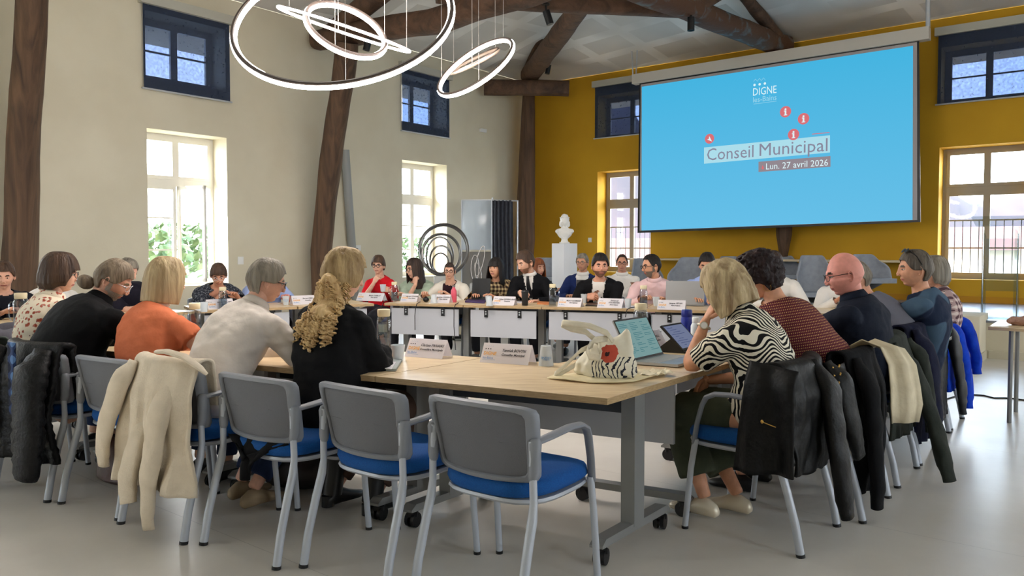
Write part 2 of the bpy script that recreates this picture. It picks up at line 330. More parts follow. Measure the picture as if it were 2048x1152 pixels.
# ---------------- windows
m_frame_w = mat('white_window_frame', (226, 222, 214), .45); m_frame_g = mat('taupe_window_frame', (166, 158, 142), .5)
wn_i = [0]
def window(P, n, s0, s1, z0, z1, fm, kind, rec=.42, bars=False, open_leaf=False):
    wn_i[0] += 1; e = empty('window_%d' % wn_i[0], P(s0, z0)); e['kind'] = 'structure'; e.location = (0, 0, 0)
    off = n * rec; S = (P(1, 0) - P(0, 0)).normalized()
    def bar(mb, a, b, c, d, th=.06, o=0):
        q = [P(a, c) + off, P(b, c) + off, P(b, d) + off, P(a, d) + off]; mb.prism([p - n * (th / 2 + o) for p in q], n * th)
    w = s1 - s0; f = .055; mid = (s0 + s1) / 2
    mb = MB(); bar(mb, s0, s0 + f, z0, z1, .08); bar(mb, s1 - f, s1, z0, z1, .08); bar(mb, s0 + f, s1 - f, z1 - f, z1, .08); bar(mb, s0 + f, s1 - f, z0, z0 + f + .02, .08)
    if kind == 'tall':
        tz = z0 + (z1 - z0) * .66; bar(mb, s0 + f, s1 - f, tz, tz + .1, .08)
    mb.build('window_frame', fm, e, 0)
    g = MB(); q = [P(s0 + .02, z0 + .02) + off, P(s1 - .02, z0 + .02) + off, P(s1 - .02, z1 - .02) + off, P(s0 + .02, z1 - .02) + off]; g.add(q, [(0, 1, 2, 3)], 0, False); g.build('pane', m_glass, e, 0, False)
    def sash(a, b, c, d, rails):
        k = MB(); t = .05; bar(k, a, a + t, c, d, .05, .03); bar(k, b - t, b, c, d, .05, .03); bar(k, a + t, b - t, c, c + t, .05, .03); bar(k, a + t, b - t, d - t, d, .05, .03)
        for r in rails: bar(k, a + t, b - t, c + (d - c) * r - .012, c + (d - c) * r + .012, .03, .02)
        return k
    if kind == 'tall':
        sash(s0 + f, mid, tz + .1, z1 - f, []).build('top_light', fm, e, 0); sash(mid, s1 - f, tz + .1, z1 - f, []).build('top_light', fm, e, 0)
        sash(s0 + f, mid, z0 + f, tz, [1 / 3, 2 / 3]).build('casement', fm, e, 0)
        if open_leaf:
            k = MB(); hp = P(mid + .01, 0) + off - n * .05; dr = (S * .30 - n * .95).normalized(); Lw = w * .42
            for (x0, x1, c, d) in ((0, .045, z0 + f, tz), (Lw - .045, Lw, z0 + f, tz), (0, Lw, z0 + f, z0 + f + .05), (0, Lw, tz - .05, tz)):
                k.prism([hp + dr * x0 + ZZ * c, hp + dr * x1 + ZZ * c, hp + dr * x1 + ZZ * d, hp + dr * x0 + ZZ * d], S * .03)
            k.build('casement', fm, e, 0)
        else: sash(mid, s1 - f, z0 + f, tz, [1 / 3, 2 / 3]).build('casement', fm, e, 0)
    else:
        sash(s0 + f, mid, z0 + f, z1 - f, [.5]).build('casement', fm, e, 0); sash(mid, s1 - f, z0 + f, z1 - f, [.5]).build('casement', fm, e, 0)
    if bars:
        o2 = n * (rec + .1)
        for i in range(11):
            k = MB(); s = s0 + .05 + (w - .1) * i / 10; k.tube([P(s, z0) + o2, P(s, z0 + .98) + o2], .008, 6); k.build('railing_bar', m_greyd, e, 0)
        k = MB(); k.tube([P(s0, z0 + .98) + o2, P(s1, z0 + .98) + o2], .012, 6); k.build('railing_rail', m_greyd, e, 0)
    # daylight portal in the opening (guides light sampling, gives off nothing itself)
    lt = bpy.data.lights.new('daylight_portal', 'AREA'); lt.shape = 'RECTANGLE'; lt.size = w; lt.size_y = z1 - z0; lt.cycles.is_portal = True
    lo = link(bpy.data.objects.new('daylight_portal', lt)); lo.matrix_world = frame(P((s0 + s1) / 2, (z0 + z1) / 2) + n * .46, S, n.cross(S) * -1 if False else ZZ, S.cross(ZZ))
    if S.cross(ZZ).dot(n) < 0: lo.matrix_world = frame(P((s0 + s1) / 2, (z0 + z1) / 2) + n * .46, -S, ZZ, n)
    return e
PL = lambda s, z: R(s, B0, z); PF = lambda s, z: R(A1, s, z); PR = lambda s, z: R(s, B1, z); PB = lambda s, z: R(A0, s, z)
for i, (a, b) in enumerate(cw):
    window(PL, -B, a, b, *WZ, m_frame_w, 'tall', open_leaf=(i == 2)); window(PL, -B, a, b, *UZ, m_frame_w, 'low')
for a, b in yw:
    window(PF, A, a, b, .84, 3.02, m_frame_g, 'tall', .42, bars=True); window(PF, A, a, b, *UZ, m_frame_g, 'low', .42)
for a, b in rw:
    window(PR, B, a, b, *WZ, m_frame_w, 'tall'); window(PR, B, a, b, *UZ, m_frame_w, 'low')
for a, b in bw:
    window(PB, -A, a, b, *WZ, m_frame_w, 'tall'); window(PB, -A, a, b, *UZ, m_frame_w, 'low')
# ---------------- roller blinds over the upper windows
def blind(P, n, s0, s1, zt, zb, label):
    e = empty('roller_blind', P((s0 + s1) / 2, zb) - n * .06, 0, label, 'blind', 'navy roller blinds'); L = e.location.copy()
    q = lambda s, z, o: P(s, z) - n * o - L
    k = MB(); k.prism([q(s0, zb, .05), q(s1, zb, .05), q(s1, zt, .05), q(s0, zt, .05)], n * .003); k.build('blind_fabric', m_blind, e, 0)
    k = MB(); k.prism([q(s0 - .05, zt - .02, .11), q(s1 + .05, zt - .02, .11), q(s1 + .05, zt + .11, .11), q(s0 - .05, zt + .11, .11)], n * .1); k.build('cassette', mat('cassette_grey', (186, 184, 172), .5), e, 0)
    k = MB(); k.tube([q(s0 - .03, zb, .05), q(s1 + .03, zb, .05)], .013, 8); k.build('bottom_bar', m_silver, e)
blind(PL, -B, 5.36, 6.68, 4.75, 3.57, 'navy see-through roller blind with bright blue panes, above the left open window')
blind(PL, -B, 10.27, 11.58, 4.75, 3.57, 'navy see-through roller blind above the far cream-wall window, behind the small ring lamp')
blind(PF, A, -9.0, -7.55, 4.86, 3.74, 'navy roller blind on the ochre wall, partly hidden by the projection screen')
blind(PF, A, -2.38, -1.0, 4.86, 3.72, 'navy roller blind at the top right of the ochre wall, right of the screen')
# ---------------- stage along the far wall
m_stage = mat('stage_floor', (150, 154, 164), .3, rgb2=(138, 142, 152), scale=2)
SA = 11.04; SZ = .47
k = MB(); k.prism([R(SA, -7.6, 0), R(SA, B1, 0), R(A1, B1, 0), R(A1, -7.6, 0)], ZZ * (SZ - .03)); tag(k.build('trim_1', m_cream), kind='structure')
k = MB(); k.prism([R(SA - .03, -7.63, SZ - .03), R(SA - .03, B1, SZ - .03), R(A1, B1, SZ - .03), R(A1, -7.63, SZ - .03)], ZZ * .03); tag(k.build('trim_2', m_stage), kind='structure')
k = MB(); k.prism([R(SA - .015, -1.2, 0), R(SA - .015, B1, 0), R(SA, B1, 0), R(SA, -1.2, 0)], ZZ * .1); tag(k.build('baseboard_stage', m_base), kind='structure')
k = MB(); k.prism([R(A1 - .02, -7.6, SZ), R(A1 - .02, B1, SZ), R(A1, B1, SZ), R(A1, -7.6, SZ)], ZZ * .1); tag(k.build('baseboard_far', mat('ochre_trim', (190, 134, 12), .6)), kind='structure')
# steps up to the stage
for i in range(2):
    k = MB(); k.prism([R(SA - .62 + .3 * i, -2.75, 0), R(SA - .62 + .3 * i, -1.45, 0), R(SA, -1.45, 0), R(SA, -2.75, 0)], ZZ * (.155 + .155 * i)); tag(k.build('trim_%d' % (3 + i), m_cream), kind='structure')
# box pier at the stage edge
P1_ = at_z(1958, 727, 0)
k = MB(); M = T(P1_) @ rotz(YAW); k.box((-.18, .36, .275), (.36, .74, .55), M, bev=.004); o = k.build('trim_5', m_cream); tag(o, kind='structure')
k = MB(); k.box((-.18, .36, .05), (.385, .765, .1), M); tag(k.build('trim_6', m_base), kind='structure')
# ---------------- timber frame
def beam(pts, r, label, name='timber_beam', flat=.85, wob=.02, m=None, cat='beam', n=12, seed=0, up=None):
    pts = [V(p) for p in pts]; out = []; rad = []
    rr = r if hasattr(r, '__len__') else [r] * len(pts)
    for i in range(len(pts) - 1):
        K = max(4, int((pts[i + 1] - pts[i]).length / .18))
        for j in range(K):
            t = j / K; p = pts[i].lerp(pts[i + 1], t)
            w = V((noise.noise((p.x * 1.1 + seed, p.y, p.z)), noise.noise((p.x, p.y * 1.1 + seed, p.z + 9)), noise.noise((p.x + 5, p.y, p.z * 1.1 + seed)))) * wob
            out.append(p + w); rad.append((rr[i] * (1 - t) + rr[i + 1] * t) * (1 + .08 * noise.noise((p.x * 2.1, p.y * 2.3, p.z * 2 + seed))))
    out.append(pts[-1]); rad.append(rr[-1])
    L0 = V(pts[0]); e = MB(); e.tube([p - L0 for p in out], [r_ * .90 for r_ in rad], 16, flat=flat, up=up, sq=3.2)
    # squared cross-section
    o = e.build(name, m or m_beam, None, 50); o.location = L0; tag(o, label, cat, 'old roof timbers'); return o
def wl(u, v, off=.2): return at_pl(u, v, -B, -B0 - off)      # points off the cream wall
def fl(u, v, off=.2): return at_pl(u, v, A, A1 - off)
beam([wl(30, 720, .3), wl(36, 600, .3), wl(50, 250, .5), wl(66, -60, .9)], [.22, .215, .19, .18], 'massive dark leaning post at the left edge of the room', 'timber_post', seed=1, m=m_post)
beam([wl(641, 640, .22), wl(642, 500, .28), wl(664, 300, .55), wl(687, 150, .88), wl(695, 85, 1.05)], [.17, .21, .22, .22, .21], 'dark leaning post between the two cream-wall windows', 'timber_post', seed=3, m=m_post, wob=.01)
pc = at_y(1050, 700, 17.0)
beam([at_y(1049, 640, 17.1), at_y(1051, 480, 17.1), at_y(1054, 330, 17.1), at_y(1058, 180, 17.1)], [.13, .27, .24, .17], 'dark curved post in the corner between cream and ochre walls', 'timber_post', seed=4, m=m_post)
k = beam([at_y(968, 175, 16.4), at_y(1138, 177, 16.4)], [.175, .175], 'short thick log with rounded ends lying on the corner post', 'timber_log', seed=5, n=14, flat=1.0)
k = MB(); 
for u in (966, 1140): pass
beam([fl(1567, 512, .2), fl(1568, 470, .25), fl(1570, 300, .3), fl(1572, 110, .35)], [.09, .17, .19, .19], 'dark hanging post behind the projection screen', 'timber_post', seed=6, m=m_post)
J = R(10.9, -5.15, 5.13)
P3t = fl(1567, 92, .3)
J = at_y(1384, 22, 12.1)
beam([P3t, J + (J - P3t) * -.0, J + (J - P3t) * 1.1], [.22, .2, .2], 'big roof beam with bluish light painted on its flank, running from above the screen', 'timber_beam', seed=8,
     m=mat('blue_lit_timber', (90, 62, 44), .75, rgb2=(104, 128, 136), scale=5, ramp=(.54, .78), detail=9, dist=.4, bump=.6, bscale=14))  # blue patches in the wood colour stand for bluish light on the beam
C0 = at_y(985, 0, 11.2)
beam([C0 + (C0 - J) * .25 + ZZ * .05, C0, J], [.15, .15, .14], 'long horizontal roof beam at the top of the picture', 'timber_beam', seed=9)
beam([at_y(1060, 150, 16.8), at_y(1105, 90, 14.2), at_y(1168, 0, 12.0), at_y(1200, -50, 11.3)], [.21, .2, .17, .17], 'slanting roof brace rising from the corner log to the right', 'timber_beam', seed=10)
beam([at_y(1056, 140, 17), at_y(1075, 80, 15.6), at_y(1108, 5, 14.2), at_y(1130, -40, 13.5)], [.13, .12, .12, .12], 'thin dark rafter behind the corner brace', 'timber_beam', seed=11)
P1t = wl(694, 100, 1.0)
beam([at_y(636, 82, 13.0), at_y(700, 68, 12.6), at_y(870, 42, 11.6), at_y(1050, -12, 10.4), at_y(1250, -80, 9.3)], [.19, .22, .23, .22, .2], 'heavy tie beam crossing behind the ring lamps', 'timber_beam', seed=12)
beam([at_y(640, 85, 13.2), at_y(700, 36, 12.4), at_y(770, -20, 11.8)], [.14, .17, .17], 'rafter rising from the middle post behind the large ring lamp', 'timber_beam', seed=13)
beam([fl(1572, 95, .35), at_y(1510, 20, 13.2), at_y(1470, -40, 12.6)], [.1, .11, .11], 'thin dark rafter above the projection screen', 'timber_beam', seed=14)
beam([J, at_y(1440, -12, 12.3), at_y(1500, -60, 12.6)], [.14, .13, .13], 'short stub of beam above the spotlight joint', 'timber_beam', seed=15)
# spotlights
def spot(u, v, y, tilt, h, label):
    P = at_y(u, v, y); e = empty('spotlight', P, 0, label, 'spotlight', 'black ceiling spotlights')
    k = MB(); M = Matrix.Rotation(tilt, 4, 'Y'); k.tube([(0, 0, 0), (0, 0, -h)], h * .27, 16, M=M); k.tube([(0, 0, -h), (0, 0, -h + .004)], h * .2, 16, M=M); k.build('lamp_housing', m_black, e)
    k = MB(); k.tube([(0, 0, -.02), (0, 0, .08)], .012, 8); k.tube([(0, 0, .08), (0, 0, .1)], .05, 12); k.build('bracket', m_black, e)
spot(1092, 22, 10.6, radians(-18), .19, 'black spotlight tilted under the horizontal roof beam, left of the braces')
spot(1382, 35, 11.9, 0, .2, 'black spotlight hanging straight down from the beam joint')
spot(1098, 130, 15.5, radians(12), .18, 'small black spotlight above the corner log')
spot(738, 76, 12.2, radians(14), .2, 'black spotlight beside the middle post behind the rings')
# conduit, sockets, emergency light on the cream wall
k = MB(); k.tube([wl(712, 640, .08), wl(704, 500, .08), wl(690, 300, .08)], .075, 14); tag(k.build('wall_duct', mat('duct_grey', (150, 152, 150), .5)), 'grey round duct standing against the cream wall right of the middle post', 'duct')
def plate(P, n, w, h, name, label, cat, m=None, d=.02):
    S = n.cross(ZZ).normalized(); o = MB().box((0, 0, 0), (w, d, h), frame((0, 0, 0), S, n, ZZ), bev=.003).build(name, m or m_white); o.location = P; return tag(o, label, cat)
plate(wl(481, 521, .0) , B, .1, .12, 'wall_switch', 'pale switch plate on the cream wall right of the open window', 'switch')
plate(wl(716, 496, .0), B, .12, .1, 'wall_socket', 'white socket with a dark lead beside the grey duct', 'socket')
plate(wl(966, 261, .02), B, .2, .07, 'emergency_light', 'small white emergency light on the cream wall above the whiteboard', 'light', d=.05)
plate(fl(1180, 480, .0), -A, .09, .1, 'wall_switch', 'white switch plate on the ochre wall right of the bust', 'switch')
k = MB(); q = wl(709, 488, .05); k.tube([q, q + V((.02, -.03, -.07)), q + V((.07, -.02, -.09))], .008, 6); o = k.build('dark_lead', m_black); tag(o, 'short dark lead plugged into the wall socket', 'cable')
# ---------------- outside: trees, hill, houses, ground
m_leaf = mat('leaves', (54, 76, 46), .8, rgb2=(96, 112, 74), scale=5); m_bark = mat('bark', (90, 74, 58), .9)
def tree(P, h, r, label, seed):
    e = empty('garden_tree', P, 0, label, 'tree', 'trees outside the windows'); rd = random.Random(seed)
    k = MB(); k.tube([(0, 0, 0), (.05, .05, h * .4), (0, .1, h * .8)], [.18, .13, .05], 8)
    for i in range(7):
        a = rd.uniform(0, 6.28); k.tube([(0, 0, h * .35 + i * h * .07), (cos(a) * r * .6, sin(a) * r * .6, h * .5 + i * h * .07)], [.06, .02], 6)
    k.build('trunk', m_bark, e)
    k = MB()
    for i in range(2600):
        a = rd.uniform(0, 6.28); q = rd.uniform(.25, 1) ** .5; z = rd.uniform(-1, 1); rr = r * q * sqrt(1 - z * z * .8)
        p = V((cos(a) * rr, sin(a) * rr, h * .62 + z * h * .36)); s = rd.uniform(.08, .17)
        d1 = V((rd.uniform(-1, 1), rd.uniform(-1, 1), rd.uniform(-1, 1))).normalized(); d2 = d1.orthogonal().normalized()
        k.add([p - d1 * s, p + d2 * s * .5, p + d1 * s, p - d2 * s * .5], [(0, 1, 2, 3)], 0, False)
    k.build('foliage', m_leaf, e, 0, False)
tree(R(9.0, B0 - 6.5, -3.6), 5.6, 2.3, 'leafy tree seen through the left open window', 1)
tree(R(3.6, B0 - 9, -3.6), 5.2, 2.2, 'second leafy tree further left outside the cream wall', 2)
tree(R(17.5, B0 - 7, -3.6), 5.4, 2.2, 'leafy tree seen through the far cream-wall window', 3)
k = MB(); k.box((0, 0, 0), (120, 120, .2), T(0, 10, -3.8)); tag(k.build('ground', mat('pale_ground', (168, 164, 152), .9)), kind='structure')
def hill(pts, name, label, m, depth=30):
    k = MB(); n = len(pts); top = []; 
    rows = []
    for j in range(8):
        t = j / 7; rows.append([V((p[0], p[1] + (t - .5) * depth, max(-4, -4 + (p[2] + 4) * (1 - (2 * t - 1) ** 2) + 1.2 * noise.noise((p[0] * .2, j * 1.3, 0))))) for p in pts])
    vs = [p for r in rows for p in r]; k.add(vs, [(j * n + i, j * n + i + 1, (j + 1) * n + i + 1, (j + 1) * n + i) for j in range(7) for i in range(n - 1)], 0, True)
    return tag(k.build(name, m, None, 0), label, 'hill')
m_hill = mat('hill_scrub', (60, 50, 54), .95, rgb2=(46, 42, 46), scale=.12)
pts = []
for i in range(40):
    u = 1100 + i * 30; z = 12 + 5 * sin(i * .35 + 1.0) + 2.5 * noise.noise((i * .7, 0, 0)); p = at_y(u, 497, 95); pts.append((p.x, 95, z + (4 if u < 1500 else 0)))
hill(pts, 'distant_hill', 'hazy wooded hill beyond the ochre-wall windows', m_hill)
def house(c, w, d, h, label, rz, roofc=(226, 120, 84), gl=0):
    e = empty('village_house', c, rz, label, 'building')
    k = MB(); k.box((0, 0, h / 2), (w, d, h)); k.build('wall', mat('house_render', (190, 182, 170), .8), e, 0)
    k = MB(); k.add([(-w / 2 - .3, -d / 2 - .4, h), (w / 2 + .3, -d / 2 - .4, h), (w / 2 + .3, d / 2 + .4, h), (-w / 2 - .3, d / 2 + .4, h), (-w / 2 - .3, 0, h + d * .13), (w / 2 + .3, 0, h + d * .13)],
                    [(0, 1, 5, 4), (2, 3, 4, 5), (0, 4, 3), (1, 2, 5), (0, 3, 2, 1)], 0, False); k.build('roof', mat('clay_tiles', (86, 42, 26), .8, rgb2=(74, 36, 24), scale=2, stretch=(8, 1, 1)), e, 0)
    for i in range(3):
        k = MB(); k.box((-w / 2 + (i + .7) * w / 3.4, -d / 2 - .01, h * .55), (.9, .06, 1.3)); k.build('window', mat('shutter', (170, 150, 140), .6), e, 0)
p = at_y(1975, 510, 24); house((p.x + 1, 26, -3.7), 11, 6, 5.0, 'white house with clay tile roof outside the right ochre-wall window', YAW)
p = at_y(1260, 510, 34); house((p.x + .5, 34, -3.7), 9, 7, 4.6, 'pale house with pinkish roof outside the window behind the screen', YAW + .3)
# ================================================================== LAMPS AND SCREEN
def emis(name, rgb, s):
    m = bpy.data.materials.new(name); m.use_nodes = True; nt = m.node_tree; nt.nodes.clear()
    o = nt.nodes.new('ShaderNodeOutputMaterial'); e = nt.nodes.new('ShaderNodeEmission'); e.inputs[0].default_value = lin(rgb); e.inputs[1].default_value = s
    nt.links.new(e.outputs[0], o.inputs[0]); return m
m_led = emis('led_strip', (255, 246, 240), 75.0)
def ringlamp(u, v, y, apx, bpx, maj, sgn, label, lit=True, th=.022):
    C = at_y(u, v, y); w_ = ray(u, v).normalized(); Rr = apx * (C - V((0, 0, CH))).length / F; R_ = w_.cross(ZZ).normalized(); U_ = R_.cross(w_)
    m = (R_ * maj[0] - U_ * maj[1]).normalized(); n = (R_ * maj[1] + U_ * maj[0]).normalized()
    ct = min(1, bpx / apx); st = sqrt(1 - ct * ct) * sgn; n2 = (n * ct + w_ * st).normalized(); N = m.cross(n2)
    e = empty('ring_lamp', C, 0, label, 'lamp', 'LED ring lamps over the tables')
    K = 72
    pt = lambda r, o: [m * (cos(2 * pi * i / K) * r) + n2 * (sin(2 * pi * i / K) * r) + N * o for i in range(K)]
    s2 = 1 if N.z > 0 else -1       # housing sits on the upper side
    k = MB(); k.tube(pt(Rr, 0), th, 10, closed=True); k.build('light_strip', m_led if lit else mat('led_off', (150, 132, 118), .5), e)
    k = MB(); k.tube(pt(Rr + th * .1, s2 * th * .75), th * .62, 8, closed=True); k.build('housing', mat('lamp_housing', (70, 58, 52), .5), e)
    for i in range(3):
        a = 2 * pi * (i + .2) / 3; p = m * (cos(a) * Rr) + n2 * (sin(a) * Rr) + N * s2 * th; w = MB(); top = zceil(C + p) - C.z - p.z
        w.tube([p, p + V((0, 0, top))], .0022, 5); w.build('suspension_wire', mat('steel_wire', (170, 165, 160), .4, .6), e)
    return e
ringlamp(686.7, 37.5, 5.0, 202, 104, (.9707, -.2401), 1, 'very large glowing LED ring lamp hanging at the top left of centre', th=.023)
ringlamp(692.6, 60.3, 5.6, 75.5, 38.7, (.9311, .3647), 1, 'smaller glowing LED ring lamp hanging inside the largest one')
ringlamp(690.5, 60, 5.3, 124, 6.5, (.964, .265), -1, 'glowing LED ring lamp seen almost edge-on across the other two', th=.009)
ringlamp(951, 134.6, 7.2, 83.3, 27.7, (.8283, -.5603), 1, 'glowing tilted LED ring lamp hanging alone right of the big one')
ringlamp(948.5, 123, 7.8, 52, 5, (.9, -.435), 1, 'unlit narrow brown ring lamp seen inside the tilted ring', lit=False, th=.016)
# projection screen
SP = 13.7; sp = lambda u, v, o=0: at_pl(u, v, A, SP - o)
e = empty('projection_screen', sp(1560, 460), 0, 'huge lowered projection screen showing a bright blue title slide', 'screen'); O = e.location.copy()
q = [sp(1275, 466), sp(1841, 444), sp(1838, 82), sp(1279, 167)]
k = MB(); k.prism([p - O for p in q], A * .012); k.build('screen_edge', m_black, e, 0)
q = [sp(1279, 461.5, .004), sp(1834.5, 440, .004), sp(1834, 84, .004), sp(1281.5, 169, .004)]
k = MB(); k.add([p - O for p in q], [(0, 1, 2, 3)], 0, False); k.build('screen_cloth', mat('screen_cloth', (176, 168, 168), .8), e, 0)
q = [sp(1283, 461, .008), sp(1825, 439.7, .008), sp(1826, 91.5, .008), sp(1283.5, 173.5, .008)]
def blue_mat():
    m = bpy.data.materials.new('projected_blue'); m.use_nodes = True; nt = m.node_tree; nt.nodes.clear(); L = nt.links.new; N = nt.nodes.new
    o = N('ShaderNodeOutputMaterial'); em = N('ShaderNodeEmission'); t = N('ShaderNodeTexCoord'); s = N('ShaderNodeSeparateXYZ'); r = N('ShaderNodeMapRange')
    r.inputs['From Min'].default_value = 0; r.inputs['From Max'].default_value = 2.9; x = N('ShaderNodeMixRGB'); x.inputs[1].default_value = lin((103, 190, 230)); x.inputs[2].default_value = lin((68, 178, 222))
    L(t.outputs['Object'], s.inputs[0]); L(s.outputs['Z'], r.inputs[0]); L(r.outputs[0], x.inputs[0]); L(x.outputs[0], em.inputs[0]); em.inputs[1].default_value = 1.02; L(em.outputs[0], o.inputs[0]); return m
k = MB(); k.add([p - O for p in q], [(0, 1, 2, 3)], 0, False); sb = k.build('projected_slide', blue_mat(), e, 0)
MS = [emis('slide_white', (176, 226, 240), .95), emis('slide_red', (222, 116, 122), .95), emis('slide_grey', (140, 140, 160), .95), emis('slide_brown', (150, 140, 148), .95), emis('slide_pale', (160, 220, 242), .95), emis('slide_bright', (226, 250, 255), .95)]
def fit_text(body, uL, vL, uR, vR, cap, mi, o, off=.016, **kw):
    P0 = sp(uL, vL, off); P1 = sp(uR, vR, off); w = (P1 - P0).dot(B); t = MB(); text_mesh(body, 1, Matrix.Identity(4), t, 0, **kw)
    xs = [p[0] for p in t.v]; x0, x1 = min(xs), max(xs); cs = cap / .73
    for p, f in (((0, 0), 0),): pass
    vs = [P0 + B * ((p[0] - x0) / (x1 - x0) * w) + ZZ * (p[1] * cs) - O for p in t.v]; o.add(vs, t.f, mi, False)
def sq(k, uvs, mi, off): k.add([sp(u, v, off) - O for u, v in uvs], [tuple(range(len(uvs)))], mi, False)
k = MB(); sq(k, [(1408, 327.5), (1660, 305), (1660, 270.5), (1408, 295)], 0, .011); k.build('title_band', MS, e, 0)
k = MB(); sq(k, [(1517, 344), (1661, 333.5), (1661, 312), (1517, 323.5)], 3, .011); k.build('date_band', MS, e, 0)
k = MB(); fit_text('Conseil', 1414, 321, 1507, 313, .232, 2, k, bold=0); k.build('title_lettering', MS, e, 0)
k = MB(); fit_text('Municipal', 1519, 312, 1655, 300.5, .232, 2, k, bold=0); k.build('title_lettering', MS, e, 0)
k = MB(); fit_text('Lun. 27 avril 2026', 1532, 339, 1656, 328.5, .115, 5, k, bold=0)
sq(k, [(1523, 337), (1526, 339.5), (1528, 336), (1525, 330)], 1, .014); k.build('date_lettering', MS, e, 0)
k = MB(); fit_text('DIGNE', 1506, 191.5, 1553, 185, .14, 5, k, bold=0); fit_text('les-Bains', 1506, 205, 1553, 199.5, .10, 4, k)
sq(k, [(1507, 208.6), (1553, 202.6), (1553, 201.8), (1507, 207.8)], 4, .014)
def disc(k, u, v, r, mi, off):
    c = sp(u, v, off) - O; k.add([c + B * (cos(2 * pi * i / 28) * r) + ZZ * (sin(2 * pi * i / 28) * r) for i in range(28)], [tuple(range(28))], mi, False)
for u, v in ((1509, 170), (1519.3, 168.6), (1529.7, 167)): disc(k, u, v, .022, 5, .014)
for i in range(3):
    for (du0, dv0, du1, dv1) in ((0, 0, 4, -5), (4, -5, 8, 0)):
        u0, v0 = 1507 + i * 8 + du0, 163.5 - i * 1.2 + dv0; u1, v1 = 1507 + i * 8 + du1, 163.5 - i * 1.2 + dv1; sq(k, [(u0, v0), (u1, v1), (u1, v1 - .9), (u0, v0 - .9)], 4, .014)
k.build('town_logo', MS, e, 0)
for (u, v) in ((1571, 223.5), (1607, 237.5), (1587, 269)):
    k = MB(); disc(k, u, v, .098, 1, .018); c = sp(u, v, .02) - O
    def bx(x0, x1, z0, z1): k.add([c + B * x0 + ZZ * z0, c + B * x1 + ZZ * z0, c + B * x1 + ZZ * z1, c + B * x0 + ZZ * z1], [(0, 1, 2, 3)], 5, False)
    bx(-.014, .014, -.055, .02); bx(-.028, .014, .008, .022); bx(-.03, .03, -.062, -.05); disc(k, u, v - 5, .017, 5, .022); k.build('information_dot', MS, e, 0)
k = MB(); disc(k, 1419, 277.5, .092, 1, .018); sq(k, [(1414, 279), (1424, 283), (1418.5, 272), (1417.5, 278)], 5, .022); k.build('arrow_dot', MS, e, 0)
k = MB(); sq(k, [(1624, 269), (1659, 265.6), (1659, 264.2), (1624, 267.6)], 1, .014); k.build('red_stroke', MS, e, 0)
k = MB(); hs = lambda u, v, o: sp(u, v, o) - O
k.prism([hs(1263.5, 168, .05), hs(1857.5, 77, .05), hs(1857.5, 51.5, .05), hs(1263.5, 149, .05)], A * .17); k.build('screen_housing', mat('housing_cream', (202, 196, 186), .5), e, 0)
k = MB(); k.tube([hs(1266, 150, -.05), hs(1262, 74, -.05)], .015, 8); k.tube([hs(1272, 150, -.05), hs(1275, 86, -.05)], .012, 8); k.build('hanging_rod', m_silver, e)
k = MB(); k.tube([hs(1856, 55, -.03), hs(1856, -8, -.03)], .035, 10); k.build('hanging_rod', m_silver, e)
